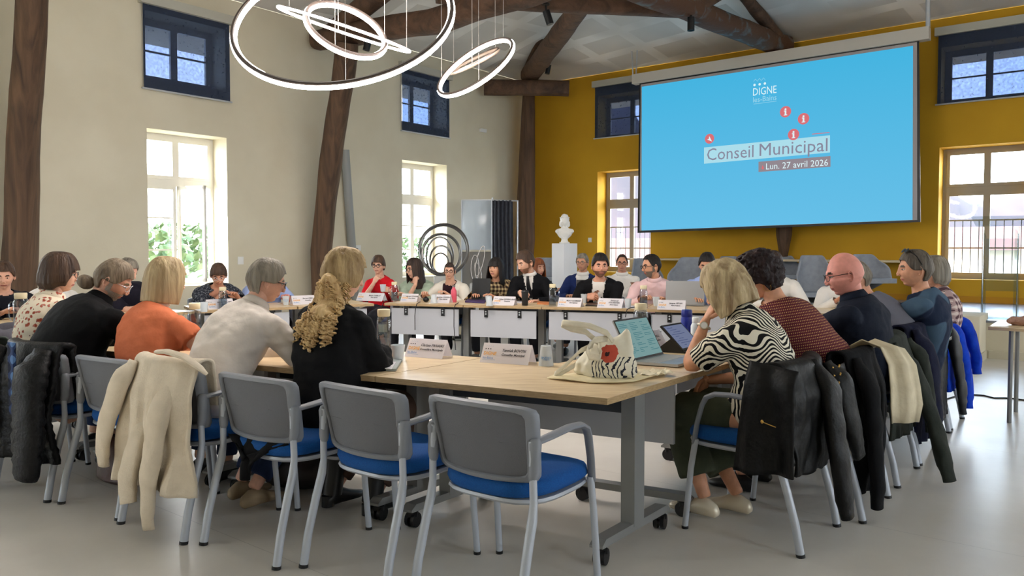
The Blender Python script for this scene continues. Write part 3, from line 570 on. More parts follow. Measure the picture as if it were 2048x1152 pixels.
# ================================================================== TABLES
m_caster = m_black
def caster(k, P, r=.036, rt=0.0):
    P = V(P); d = V((cos(rt), sin(rt), 0))
    for s in (-1, 1): k.tube([P + d * (s * .008) + ZZ * r, P + d * (s * .026) + ZZ * r], r, 18)
    k.tube([P + ZZ * r, P + ZZ * (r * 2.2)], .012, 8); k.box(P + ZZ * (r * 1.75), (.05, .05, .02))
def table(P, a, b, L, D, label, group='folding oak-top tables in a ring', near=False, h=.74):
    """P: outer corner, a: along the length, b: towards the inner side of the ring"""
    a = V(a).normalized(); b = V(b).normalized(); e = empty('conference_table', P + (a * L + b * D) / 2 - ZZ * P.z, 0, label, 'table', group); O = e.location.copy()
    p = lambda s, t, z: V((P.x, P.y, 0)) + a * s + b * t + ZZ * z - O
    k = MB(); g = .003; th = .027
    q = [(g, 0), (L - g, 0), (L - g, D), (g, D)]
    k.add([p(s, t, h) for s, t in q], [(0, 1, 2, 3)], 0, False); k.add([p(s, t, h - th) for s, t in q], [(0, 1, 2, 3)], 0, False)
    for i in range(4):
        (s0, t0), (s1, t1) = q[i], q[(i + 1) % 4]; k.add([p(s0, t0, h), p(s1, t1, h), p(s1, t1, h - th), p(s0, t0, h - th)], [(0, 1, 2, 3)], 1, False)
    k.build('tabletop', [m_oak, m_oak_edge], e, 0)
    for s in (.10, L - .10):
        k = MB(); w = .032
        k.prism([p(s - w, D * .5 - .045, .1), p(s + w, D * .5 - .045, .1), p(s + w, D * .5 + .045, .1), p(s - w, D * .5 + .045, .1)], ZZ * (h - th - .1)); k.build('column', m_grey, e, 0)
        k = MB(); t0, t1 = D * .5 - .31, D * .5 + .31; w = .03
        k.ring([[p(s - w, t0, .085), p(s + w, t0, .085), p(s + w, t0, .092), p(s - w, t0, .092)], [p(s - w, t0, .08), p(s + w, t0, .08), p(s + w, t0 + .03, .115), p(s - w, t0 + .03, .115)],
                [p(s - w, t1, .08), p(s + w, t1, .08), p(s + w, t1 - .03, .115), p(s - w, t1 - .03, .115)], [p(s - w, t1, .085), p(s + w, t1, .085), p(s + w, t1, .092), p(s - w, t1, .092)]], 0, True, False)
        k.build('foot_bar', m_grey, e, 0)
        for t in (t0 + .04, t1 - .04):
            k = MB(); caster(k, p(s, t, 0), rt=atan2(a.y, a.x)); k.build('caster', m_caster, e)
    k = MB(); k.prism([p(.07, D * .5 - .02, h - th - .11), p(L - .07, D * .5 - .02, h - th - .11), p(L - .07, D * .5 + .02, h - th - .11), p(.07, D * .5 + .02, h - th - .11)], ZZ * .11); k.build('beam', m_greyd, e, 0)
    k = MB(); t = D - .06 if near else D - .03; k.prism([p(.07, t, .395), p(L - .07, t, .395), p(L - .07, t, h - .055), p(.07, t, h - .055)], b * .018); k.build('modesty_panel', m_panel, e, 0)
    for s in (.25, L - .25):
        k = MB(); c = p(s, t + .024, h - th - .05); k.prism([p(s - .02, t + .019, h - .13), p(s + .02, t + .019, h - .13), p(s + .02, t + .019, h - th), p(s - .02, t + .019, h - th)], b * .012)
        for zz in (.1, .075): k.tube([p(s, t + .031, h - zz + .005), p(s, t + .034, h - zz + .005)], .009, 8, mi=1)
        k.build('panel_hinge', [m_black, m_silver], e, 0)
    return e
K0 = at_z(1216, 797, .74); aN = (at_z(735.5, 751.4, .74) - K0).normalized(); bN = (at_z(1415, 738.7, .74) - K0).normalized()
nm = ['oak-top folding table at the near corner of the ring, carrying the laptop and tote bag', 'oak-top folding table in the near row, second from the corner', 'oak-top folding table in the near row in front of the man in the white shirt', 'oak-top folding table at the far left end of the near row']
for i in range(4): table(K0 + aN * (1.17 * i), aN, bN, 1.17, .8, nm[i], near=True)
nm = ['oak-top table before the woman in the zebra blouse, with the tablet', 'oak-top table before the bald man in dark navy', 'oak-top table at the far end of the right row']
for i in range(3): table(K0 + bN * (.8 + 1.2 * i), bN, aN, 1.2, .72, nm[i], near=True)
f0 = at_z(768, 606, .74); f1 = at_z(1380, 620.4, .74); aF = (f1 - f0).normalized(); nF = V((-aF.y, aF.x, 0))
def far_s(u):
    d = ray(u, 560); k = d.x / d.y; return (k * f0.y - f0.x) / (aF.x - k * aF.y)
se = [far_s(u) for u in (768, 926, 1083, 1288, 1520, 1790)]
nm = ['oak-top table in front of the women in green and white, with cables hanging down', 'oak-top table in front of the tartan-clad woman and the man with a tie', 'oak-top table in front of the man in the black jacket', 'oak-top table carrying the grey laptop, in front of the man in pink', 'oak-top table behind the dark-haired woman in maroon']
for i in range(5):
    # mirrored so that the panel is on the inner (near) side
    table(f0 + aF * se[i] + nF * .78, aF, -nF, se[i + 1] - se[i], .78, nm[i], near=True)
l1 = at_z(752, 607, .74) ; l0 = at_z(406, 621, .74); aL = (l1 - l0).normalized(); nL = V((-aL.y, aL.x, 0)); LL = (l1 - l0).length
table(l0 + aL * (LL * .52) + nL * .78, aL, -nL, LL * .48 - .02, .78, 'oak-top table in front of the woman in red', near=True)
table(l0 + nL * .78 - aL * .05, aL, -nL, LL * .52 + .04, .78, 'oak-top table before the woman in the grey tweed jacket', near=True)
lz = (l0 - aL * 1.5); aL2 = V((.5, .86, 0)).normalized(); nL2 = V((-aL2.y, aL2.x, 0))
l2 = l0 - aL2 * 2.6 - aL * .06
table(l2 + nL2 * .78 + aL2 * 1.32, aL2, -nL2, 1.26, .78, 'oak-top table under the man in the black polo, on the left side of the ring', near=True)
table(l2 + nL2 * .78, aL2, -nL2, 1.3, .78, 'pale oak-top table at the left edge of the picture with a water carafe', near=True)
# ================================================================== CHAIRS
m_shell = mat('chair_shell', (134, 138, 146), .45); m_mesh = mat('chair_mesh', (106, 108, 114), .65, bump=.3, bscale=300)
m_seat = mat('blue_seat_fabric', (0, 84, 158), .85, rgb2=(0, 72, 142), scale=220, bump=.25, bscale=400)
m_leg = mat('light_grey_legs', (184, 190, 200), .4, .15); m_foot = mat('black_foot', (20, 20, 22), .5)
def meeting_chair(loc, rz, label, group='meeting chairs with blue seats'):
    e = empty('meeting_chair', loc, rz, label, 'chair', group); e.scale = (1.07, 1.07, 1.0)
    # seat pad
    k = MB(); n = 32
    def sup(a, rx, ry, p=3.4): c, s = cos(a), sin(a); r = (abs(c) ** p + abs(s) ** p) ** (-1 / p); return c * r * rx, s * r * ry
    rings = []
    for z, sc in ((.425, .90), (.432, .97), (.45, 1.0), (.472, .99), (.487, .95), (.495, .86), (.497, .6), (.495, .3), (.494, .02)):
        rings.append([V((x * sc, y * sc + .02, z + (-.012 * (y / .23) * (1 if y > 0 else .2) if z > .44 else 0) + .010 * (x / .23) ** 2)) for x, y in (sup(2 * pi * i / n, .228, .232) for i in range(n))])
    k.ring(rings, 0, True); k.build('seat', m_seat, e, 60)
    k = MB(); k.ring([[V((x * s, y * s + .02, z)) for x, y in (sup(2 * pi * i / n, .226, .228) for i in range(n))] for z, s in ((.405, .8), (.408, .96), (.418, 1.0), (.428, .98))], 0, True)
    k.build('seat_rim', m_leg, e, 60)
    # legs
    for s in (-1, 1):
        k = MB(); k.tube([(s * .218, -.205, .66), (s * .222, -.208, .54), (s * .224, -.206, .44), (s * .225, -.215, .38), (s * .227, -.245, .28), (s * .229, -.282, .14), (s * .23, -.305, .012)], [.0135] * 3 + [.017] * 4, 12, round_end=False)
        k.build('rear_leg', m_leg, e); k = MB(); k.tube([(s * .23, -.305, .014), (s * .23, -.307, 0)], .0185, 12); k.build('foot_cap', m_foot, e)
        k = MB(); k.tube([(s * .225, .165, .44), (s * .228, .185, .30), (s * .232, .21, .012)], .0135, 12); k.build('front_leg', m_leg, e)
        k = MB(); k.tube([(s * .232, .21, .013), (s * .232, .21, 0)], .015, 12); k.build('foot_cap', m_foot, e)
        # armrest
        k = MB(); pts = [(s * .226, -.20, .655), (s * .232, -.12, .662), (s * .236, .0, .672), (s * .238, .07, .668), (s * .238, .11, .648), (s * .236, .13, .61), (s * .232, .155, .52), (s * .227, .172, .425)]
        k.tube(pts, [.018, .02, .02, .02, .019, .017, .016, .016], 10, flat=.62, up=(0, 0, 1), round_end=True); k.build('armrest', m_shell, e)
        k = MB(); k.tube([(s * .22, -.206, .53), (s * .224, -.203, .55), (s * .225, -.2, .6), (s * .226, -.2, .652)], [.018, .02, .02, .022], 12, round_end=True); k.build('arm_bracket', m_shell, e)
    # backrest
    def back_unused(sx, sz, y0, th, name, m, off=0, z0=.665, bend=.05):
        k = MB(); N = 36; rings = []
        prof = [(1, 0), (1.0, .5), (.985, 1)] if False else None
        def P(a, r, o):
            x, z = sup(a, sx, sz, 5.5); x *= r; z *= r
            yy = -.205 - (z) * .16 + bend * (-(x / .22) ** 2) * -.8 - .02 + o
            return V((x * (1 + .06 * z / .14), yy, z0 + z + .012 * (x / .22) ** 2 * (-1 if z > 0 else 1)))
        layers = [(.0, y0), (.45, y0), (.85, y0), (.97, y0), (1.0, y0 - th * .35), (1.0, y0 - th * .7), (.97, y0 - th), (.85, y0 - th), (.45, y0 - th), (.0, y0 - th)]
        for r, o in layers: rings.append([P(2 * pi * i / N, max(r, .01), o) for i in range(N)])
        k.ring(rings, 0, True); return k.build(name, m, e, 50)
    # frame ring with an inset mesh panel
    k = MB(); N = 72; rings = []
    def PB_(a, r, o, z0=.640, sx=.230, sz=.150):
        x, z = sup(a, sx, sz, 14); x *= r; z *= r if r > .99 else r
        return V((x * (1 + .05 * z / .14), -.232 - z * .17 + .045 * (x / .22) ** 2 + o, z0 + z + .010 * (x / .22) ** 2 * (-1 if z > 0 else .6)))
    for r, o in ((.84, -.004), (.85, -.012), (.87, -.016), (.97, -.014), (1.0, -.004), (1.0, .010), (.98, .018), (.87, .016), (.84, .010)): rings.append([PB_(2 * pi * i / N, r, o) for i in range(N)])
    k.ring(rings, 0, False, closed=True); k.build('backrest_frame', m_shell, e, 50)
    k = MB(); rings = []
    for r, o in ((.02, -.002), (.4, -.002), (.88, -.004), (.88, .008), (.4, .010), (.02, .010)): rings.append([PB_(2 * pi * i / N, r, o) for i in range(N)])
    k.ring(rings, 0, True); k.build('backrest_panel', m_mesh, e, 50)
    return e
def chair_from(rl, rr, label):
    """rear feet as seen"""
    pass
CH0 = [((.013, 3.04), -36), ((-.487, 3.33), -37), ((-1.017, 3.606), -33), ((-1.53, 3.88), -32), ((-2.0, 4.19), -30), ((-2.53, 4.46), -28), ((-3.1, 4.75), -27)]
CL0 = ['empty grey chair with a blue seat, nearest to the camera', 'empty grey chair with blue seat, second from the near table corner', 'grey chair under the curly-haired woman, dark coat tails on its blue seat',
       'chair with a beige sweatshirt over its back, under the man in the white shirt', 'grey-backed chair of the woman in the orange T-shirt', 'chair hung with a black quilted jacket, under the man with a ponytail', 'chair with a grey-green jacket at the left edge of the picture']
NEAR = [meeting_chair((x, y, 0), radians(a), l) for ((x, y), a), l in zip(CH0, CL0)]
CR0 = [((1.165, 3.72), 50), ((1.62, 4.14), 51), ((2.07, 4.70), 51), ((2.43, 5.15), 51), ((2.78, 5.61), 51), ((3.15, 6.08), 51)]
CL1 = ['chair of the woman in the zebra blouse, black leather jacket on its back', 'chair with a black coat and cream scarf over its back', 'chair of the bald man, with a dark grey-green coat over it',
       'chair with a dark navy jacket over its back in the right row', 'chair of the man with sunglasses on his head, dark puffer on its back', 'farthest chair of the right row, draped with a bright blue jacket']
RIGHT = [meeting_chair((x, y, 0), radians(a), l) for ((x, y), a), l in zip(CR0, CL1)]
# ================================================================== PEOPLE
def sst(a, b, x):
    t = max(0, min(1, (x - a) / (b - a))) if a != b else float(x >= b); return t * t * (3 - 2 * t)
def g_(x, s): return exp(-(x / s) ** 2)
def skull(dx, dy, dz):
    x, y, z = .075 * dx, .095 * dy, .118 * dz
    if y < 0:
        y *= 1.04; k = max(0, min(1, (-z - .015) / .10)); y *= 1 - .48 * k
    else:
        y = .095 * (dy ** .88) * (1 - .10 * max(0, z) / .118)
    if z < 0:
        k = -z / .118; x *= 1 - .30 * k ** 1.4
        if dy > 0: y *= 1 + .10 * sst(.3, .95, k)
    return x, y, z
def headpt(dx, dy, dz, fat=0.0, nose=1.0):
    x, y, z = skull(dx, dy, dz)
    if z < -.02: x *= 1 + fat * .5
    if dy > .05:
        f = sst(.05, .4, dy); ax = abs(x)
        y += f * (.019 * nose * g_(x, .0105) * g_(z + .030, .0135) + .012 * nose * g_(x, .0095) * g_(z + .006, .026))
        y += f * (.0055 * g_(z - .024, .011) * g_(ax - .026, .026))
        y -= f * (.0105 * g_(ax - .031, .0155) * g_(z - .002, .012))
        y += f * (.0075 * g_(x, .026) * g_(z + .066, .013) - .0035 * g_(x, .024) * g_(z + .0665, .003))
        y -= f * .004 * g_(x, .03) * g_(z + .085, .007)
        y += f * (.010 * g_(x, .024) * g_(z + .103, .014))
        y += f * (.005 + .012 * fat) * g_(ax - .042, .02) * g_(z + .035, .022)
        y -= f * .004 * g_(x, .02) * g_(z + .048, .006)
    return V((x, y, z))
def add_head(mb, M, fat=0.0, nose=1.0, detail=1, mouth=True):
    """materials: 0 skin, 1 lips, 2 eye white, 3 iris, 4 brow"""
    NL, NJ = (52, 72) if detail else (40, 56); vs = []; fs = []; ms = []
    for i in range(1, NL):
        th = pi * i / NL
        for j in range(NJ):
            ph = 2 * pi * j / NJ; vs.append(headpt(sin(th) * cos(ph), sin(th) * sin(ph), cos(th), fat, nose))
    n0 = len(vs); vs += [headpt(0, 0, 1), headpt(0, 0, -1)]
    for i in range(NL - 2):
        for j in range(NJ): fs.append((i * NJ + j, i * NJ + (j + 1) % NJ, (i + 1) * NJ + (j + 1) % NJ, (i + 1) * NJ + j))
    for j in range(NJ): fs.append((n0, (j + 1) % NJ, j)); fs.append((n0 + 1, (NL - 2) * NJ + j, (NL - 2) * NJ + (j + 1) % NJ))
    for f in fs:
        c = sum((vs[i] for i in f), V()) / len(f); m = 0
        if c.y > .06:
            if mouth and abs(c.z + .0665) < .0075 - .004 * (c.x / .024) ** 2 and abs(c.x) < .025: m = 1
            elif abs(c.z - .022 + abs(abs(c.x) - .03) * .12) < .0042 and .013 < abs(c.x) < .049: m = 4
        ms.append(m)
    n = len(mb.v)
    for p in vs: mb.v.append(tuple(M @ p))
    for f, m in zip(fs, ms): mb.f.append([i + n for i in f]); mb.m.append(m); mb.s.append(True)
    for s in (-1, 1):
        mb.ell((s * .030, .0795, .001), (.0135, .0085, .0062), 12, 8, 2, M); mb.ell((s * .030, .0868, .0005), (.0058, .0045, .0058), 10, 6, 3, M)
        mb.tube([(s * .016, .088, .006), (s * .030, .0925, .0095), (s * .045, .084, .005)], .0022, 6, 4 if False else 0, M)
        # ear: rim, lobe and inner fold
        E = M @ frame((s * .0735, -.008, -.012), (0, 1, 0), (0, 0, 1), (s, 0, 0)) @ Matrix.Rotation(-s * .1, 4, 'Y')
        mb.ell((0, 0, 0), (.0165, .029, .007), 12, 8, 0, E)
        mb.tube([(-.012 * cos(a) - .002 * 0, .027 * sin(a) + .002, .010) for a in (-1.9, -1.2, -.5, .2, .9, 1.6, 2.3, 2.9)], .0042, 6, 0, E)
        mb.ell((.004, -.024, .004), (.008, .009, .006), 8, 6, 0, E)
    for s in (-1, 1): mb.ell((s * .010, .104, -.037), (.0075, .009, .007), 8, 6, 0, M)
def add_hand(mb, wrist, d, back, side, curl=.5, sc=1.0, spread=.12, mi=0, thumb=.5, point=False):
    """wrist position, pointing direction, direction of the hand's back, side -1 left / +1 right"""
    Yd = V(d).normalized(); Z = V(back); Z = (Z - Yd * Z.dot(Yd)).normalized(); X = Yd.cross(Z); M = frame(wrist, X, Yd, Z) @ Matrix.Scale(sc, 4)
    t = -side  # thumb side in local x
    rings = []
    for y, w, h in ((-.02, .024, .020), (0, .027, .019), (.02, .035, .018), (.05, .041, .016), (.08, .042, .013), (.092, .038, .011), (.098, .028, .006)):
        rings.append([V((w * cos(a) + t * .004, y, h * sin(a))) for a in (2 * pi * i / 14 for i in range(14))])
    mb.ring(rings, mi, True, True, M)
    for i, (L, r) in enumerate(((.072, .0088), (.080, .0092), (.074, .0088), (.058, .0076))):
        x = t * (.030 - i * .0198); a = -spread * (i - 1.4) * -t * 0 + t * spread * (1.3 - i) * .5; p = V((x, .088 - (.006 if i == 3 else 0), 0)); pts = [p.copy() - V((0, .012, 0))]; ang = .12
        c = curl * (.8 + .12 * i) if not (point and i == 0) else .12
        for k, f in enumerate((.45, .30, .25)):
            ang += c * (.75 if k == 0 else .95); p = p + V((sin(a) * cos(ang), cos(a) * cos(ang), -sin(ang))) * L * f; pts.append(p.copy())
        mb.tube(pts, [r * 1.05, r, r * .93, r * .8], 8, mi, M, round_end=True)
    p = V((t * .030, .018, -.006)); q = [p, p + V((t * .020, .022, -.012)), p + V((t * .030, .050, -.020 - .012 * thumb)), p + V((t * (.032 - .02 * thumb), .078, -.026 - .02 * thumb))]
    mb.tube(q, [.014, .0125, .0105, .0085], 9, mi, M, round_end=True)
def hairmesh(M, zf=.055, zs=-.02, zk=-.075, th=.014, hang=0.0, fl=0.0, amp=.003, fr=9, fa=48, ba=105, bw=25, fw=26, tuck=0.0, lift=0.0, seed=0, nt=26, na=96, side_th=0.0, curly=0.0, part=0.0, fy=0.0):
    rings = []; inner = []
    def zb(d):
        if d < fa: return zf
        return zf + (zs - zf) * sst(fa, fa + fw, d) + (zk - zs) * sst(ba - bw, ba, d)
    for j in range(nt):
        t = j / (nt - 1); ro = []; ri = []
        for i in range(na):
            az = 2 * pi * i / na; d = abs(((math.degrees(az) - 90 + 180) % 360) - 180); b = zb(d)
            top = .118 + th + lift
            if b > 0 or hang == 0:
                z = top * cos(t * math.acos(max(-.92, min(1, b / top)))); dz = z / top
            else:
                a0 = .5 if b > -.14 else .35
                if t < a0: z = top * cos(t / a0 * pi / 2)
                else: z = b * (t - a0) / (1 - a0)
                dz = z / top
            zz = dz * .118; rxy = sqrt(max(0, 1 - dz * dz)) if (z > 0 or not hang) else 1.0
            x, y, _ = skull(rxy * cos(az), rxy * sin(az), max(-1, min(1, dz)) if (z > 0 or not hang) else 0)
            r = sqrt(x * x + y * y) + 1e-6; e = th * (1 if z > 0 else 1 + side_th)
            if hang and z < 0: f = 1 + fl * (-z / .12) - tuck * sst(.55, 1, z / b if b else 0)
            else: f = 1
            nz = noise.noise((cos(az) * fr * .35 + seed, sin(az) * fr * .35, z * 5)) + .6 * noise.noise((cos(az) * fr + seed, sin(az) * fr, z * 7 + seed))
            e += amp * nz * (1 if t > .1 else t * 10) + (amp * .5 * noise.noise((x * 90, y * 90, z * 60 + seed)) if amp > .005 else 0)
            if curly: e += curly * noise.noise((x * 70 + seed, y * 70, z * 70)) * 1.0
            if part and z > .05: e -= part * g_(x - .015, .008) * (1 if y > -.03 else 0)
            k = (r * f + e * min(1, .25 + 2.5 * sqrt(max(0, 1 - dz * dz)) if z > 0 else 1)) / r
            p = V((x * k, y * k + (fy if d < fa and t > .6 else 0), z + .15 * amp * nz)); ro.append(M @ p)
            q = V((x * (k - .014 / r), y * (k - .014 / r), z - (.006 if z > .1 else 0))) if r > .02 else V((x, y, z - .01)); ri.append(M @ q)
        rings.append(ro); inner.append(ri)
    mb = MB(); mb.ring(rings + inner[::-1], 0, False, True); return mb
def ik(S, Wp, l1, l2, pole):
    S = V(S); Wp = V(Wp); d = Wp - S; L = d.length; k = max(1, L / (l1 + l2) * 1.01); l1 *= k; l2 *= k
    a = (l1 * l1 - l2 * l2 + L * L) / (2 * L); h = sqrt(max(0, l1 * l1 - a * a)); n = V(pole) - d * (V(pole).dot(d) / d.dot(d)); n.normalize()
    return S + d * (a / L) + n * h
def bez(p, t): a, b, c, d = p; s = 1 - t; return a * s ** 3 + b * 3 * s * s * t + c * 3 * s * t * t + d * t ** 3
HAIRM = {}
def hair_mat(name, c1, c2):
    if name not in HAIRM: HAIRM[name] = mat(name, c1, .55, rgb2=c2, scale=24, stretch=(1, 1, .12), ramp=(.3, .7), detail=4, dist=.6, bump=.5, bscale=60, bst=(1, 1, .08), spec=.35)
    return HAIRM[name]
def skin_mat(name, rgb): return mat(name, rgb, .5, rgb2=tuple(int(k * .94) for k in rgb), scale=30, bump=.08, bscale=250, spec=.35)
m_lip = mat('lips', (170, 96, 90), .45); m_eye = mat('eye_white', (232, 228, 222), .25); m_iris = mat('iris', (52, 38, 30), .2)
def person(label, hip, rz, head, look, pitch=0, roll=0, hs=1.0, skin='skin_a', skinc=(226, 170, 142), hair=None, hairm=None, brow=None, top=None, topc=.016, sleeve='long', sw=.185, build=1.0, hunch=.05,
           hands=None, poles=None, legs='seat', pants=None, fat=0.0, nose=1.0, collar=None, glasses=None, beard=None, fold=.006, voxel=.012, near=False, opening=None, inner=None, shoe=None,
           curl=.5, cuffs=None, top_name='shirt', inner_name='shirt', hem=.415, handdir=None, neckr=1.0, sh_up=0.0, belly=0.0, arm_r=1.0, feet=None, knees=None, gold=None, backs=None, frx=0.0, boot=False):
    e = empty('person', (hip[0], hip[1], 0), radians(rz), label, 'person'); Mi = (T(hip[0], hip[1], 0) @ rotz(radians(rz))).inverted()
    Hc = Mi @ at_y(*head); hip_z = .56
    Mh = T(Hc) @ rotz(radians(look - rz)) @ Matrix.Rotation(-radians(pitch), 4, 'X') @ Matrix.Rotation(radians(roll), 4, 'Y') @ Matrix.Scale(hs, 4)
    SB = Mh @ V((0, -.022, -.07)); H0 = V((frx, -.03, hip_z)); dirv = (SB - H0); lean = V((dirv.x, dirv.y, 0))
    N = SB + V((0, 0, -.075)) - lean * .10 + V((0, -.012, 0))
    P = (H0, H0 + V((0, -hunch, (N.z - H0.z) * .38)), N + V((0, -.02 - hunch * .8, -(N.z - H0.z) * .34)), N)
    Xa = V((1, 0, 0)); secs = ((-.13, .140, .10), (-.06, .155, .115), (.0, .170, .13 + belly * .3), (.12, .172, .125 + belly), (.32, .152, .112 + belly), (.52, .158, .115 + belly * .4), (.72, .176, .112), (.84, .168, .095), (.92, .125, .080), (.975, .074, .066), (1.0, .056, .056))
    def torso(mb, c, bs):
        rings = []
        for t, w, d in secs:
            p = bez(P, max(0, t)) + (V((0, 0, t * 1.2)) if t < 0 else V()); tn = (bez(P, min(1, max(0, t) + .02)) - bez(P, max(0, t - .02))).normalized(); yv = tn.cross(Xa).normalized() * -1
            xv = yv.cross(tn).normalized()
            w = (w * (sw / .185) if t > .6 else w) * bs + c; d = d * bs + c; bo = belly * .8 if .05 < t < .5 else 0
            rings.append([p + xv * (w * math.copysign(abs(cos(a)) ** .82, cos(a))) - yv * ((d * math.copysign(abs(sin(a)) ** .9, sin(a))) + (-bo if sin(a) < 0 else 0)) * 1 for a in (2 * pi * i / 28 for i in range(28))])
        mb.ring(rings, 0, True)
    sp_ = bez(P, .86); shl = {s: sp_ + V((s * sw * build * .90, .0, -.030 + sh_up)) for s in (-1, 1)}
    hands = hands or {}; arms = {}
    for s in (-1, 1):
        Wp = hands.get(s)
        Wp = V((s * .14, .42, .78)) if Wp is None else (Mi @ V(Wp[0]) if isinstance(Wp, tuple) and len(Wp) == 1 else V(Wp))
        pole = V((poles or {}).get(s, (s * .7, -.2, -.8))); el = ik(shl[s], Wp, .285, .255, pole); arms[s] = (shl[s], el, Wp)
    def armtube(mb, s, c, f0=0, f1=2.0, bs=1.0, extra=0.0):
        S, E_, Wp = arms[s]; pts = []; rr = []
        for f in [x / 8 for x in range(0, 17)]:
            if f > f1 + 1e-6: break
            p = S.lerp(E_, f) if f <= 1 else E_.lerp(Wp, f - 1)
            if .8 < f < 1.2:   # rounded elbow
                k = (f - .8) / .4; p = S.lerp(E_, .8).lerp(E_, k).lerp(E_.lerp(Wp, k * .2), k)
            r = (.054 - .012 * f if f < 1 else .044 - .017 * (f - 1)) * bs * arm_r + c
            if extra: r += extra * sst(f1 - .6, f1, f)
            pts.append(p); rr.append(r)
        mb.tube(pts, rr, 14, round_end=(f1 >= 1.99))
    hk = {}
    for s in (-1, 1):
        kn = (knees or {}).get(s); ft = (feet or {}).get(s)
        K = V((s * .11, .40, .50)) if kn is None else (Mi @ V(kn[0]) if isinstance(kn, tuple) and len(kn) == 1 else V(kn))
        Fp = V((s * .12, .34, .09)) if ft is None else (Mi @ V(ft[0]) if isinstance(ft, tuple) and len(ft) == 1 else V(ft))
        hk[s] = (V((s * .09, .02, .53)), K, Fp)
    def legtube(mb, s, c, f1=2.0, flare=0.0):
        a, b, d = hk[s]; pts = []; rr = []
        for f in [x / 8 for x in range(17)]:
            if f > f1: break
            p = a.lerp(b, f) if f <= 1 else b.lerp(d, f - 1)
            if .8 < f < 1.2: k = (f - .8) / .4; p = a.lerp(b, .8).lerp(b, k).lerp(b.lerp(d, k * .2), k)
            r = (.088 - .022 * f if f < 1 else .062 - .024 * (f - 1)) + c + flare * max(0, f - 1); pts.append(p); rr.append(r)
        mb.tube(pts, rr, 14)
    # ---- body
    raw = MB(); torso(raw, 0, build * .94)
    nk = [bez(P, .95), N, SB, Mh @ V((0, -.012, -.03))]; raw.tube(nk, [.062 * neckr, .055 * neckr, .052 * neckr, .05 * neckr], 16, round_end=True)
    for s in (-1, 1): raw.ell(arms[s][0], .052, 12, 8); armtube(raw, s, -.002); legtube(raw, s, -.004); raw.ell(hk[s][0], (.1, .12, .09), 12, 8)
    body = remesh(raw, .0125 if near else .017, 3)
    add_head(body, Mh, fat, nose, 1 if hs > 0 else 0)
    for s in (-1, 1):
        S, E_, Wp = arms[s]; d = (Wp - E_).normalized(); hd = (handdir or {}).get(s); dd = V(hd[0]) if hd else d; bk = V(hd[1]) if hd else V((0, -.1, 1)); cc = hd[2] if hd and len(hd) > 2 else curl
        add_hand(body, Wp + d * .005, dd, bk, s, cc, .96 if sw > .175 else .88)
    sm = skin_mat(skin, skinc); bm = brow or (hairm or m_iris)
    body.build('body', [sm, m_lip, m_eye, m_iris, bm], e, 0)
    # ---- clothes
    def garment(c, f1, name, m, opn=None, hemz=hem, vx=(.010 if near else voxel), fd=fold, flare=0.0, bs=build):
        raw = MB(); torso(raw, c, bs)
        for s in (-1, 1): raw.ell(arms[s][0] + V((0, 0, .002)), .050 + c * .6, 14, 10); armtube(raw, s, c + .002, 0, f1, 1.0, flare)
        Nk = bez(P, .985); tn = (N - bez(P, .9)).normalized()
        def keep(p):
            if p.z < hemz: return False
            if (p - N).dot(tn) > -.004 and (p - N).length < .16 and (p - Nk).length < .15 and abs((p - Nk).dot(tn)) < .13 and ((p - N) - tn * (p - N).dot(tn)).length < .085: return False
            for s in (-1, 1):
                S, E_, Wp = arms[s]
                if f1 >= 1.3:
                    q = E_.lerp(Wp, f1 - 1 if f1 < 2 else .985); dd = (Wp - E_).normalized()
                    if (p - q).dot(dd) > 0 and (p - q).length < .11: return False
                elif f1 < 1.2:
                    q = S.lerp(E_, f1); dd = (E_ - S).normalized()
                    if (p - q).dot(dd) > -.004 and ((p - q) - dd * (p - q).dot(dd)).length < .075 and (p - q).length < .11: return False
            if opn:
                # nearest point of the spine
                best = min((abs(bez(P, t / 12).z - p.z), t / 12) for t in range(13)); c0 = bez(P, best[1])
                if p.y > c0.y + .02 and best[1] > opn[0]:
                    k = (best[1] - opn[0]) / (1 - opn[0])
                    if abs(p.x - c0.x) < opn[1] + opn[2] * k: return False
            return True
        g = remesh(raw, vx, 3, fd, (8, 8, 15), keep, seed=hash(label) % 17 if False else len(label) % 17)
        return g, tn
    if inner is not None:
        g, tn = garment(.009, 1.98, inner_name, inner, fd=.003)
        if collar: add_collar(g, N, tn, .064, .030)
        g.build(inner_name, inner, e, 0)
    fs = {'long': 2.0, 'short': .62, 'elbow': 1.0, 'half': .8, 'none': .12, 'three': 1.6}[sleeve]
    if top is not None:
        g, tn = garment(topc, fs, top_name, top, opening, flare=(.014 if sleeve == 'short' else 0))
        if collar and inner is None: add_collar(g, N, tn, .066, collar if isinstance(collar, float) else .032)
        o = g.build(top_name, top, e, 0)
        if opening or sleeve != 'long' or near:
            md = o.modifiers.new('thickness', 'SOLIDIFY'); md.thickness = .005; md.offset = -1
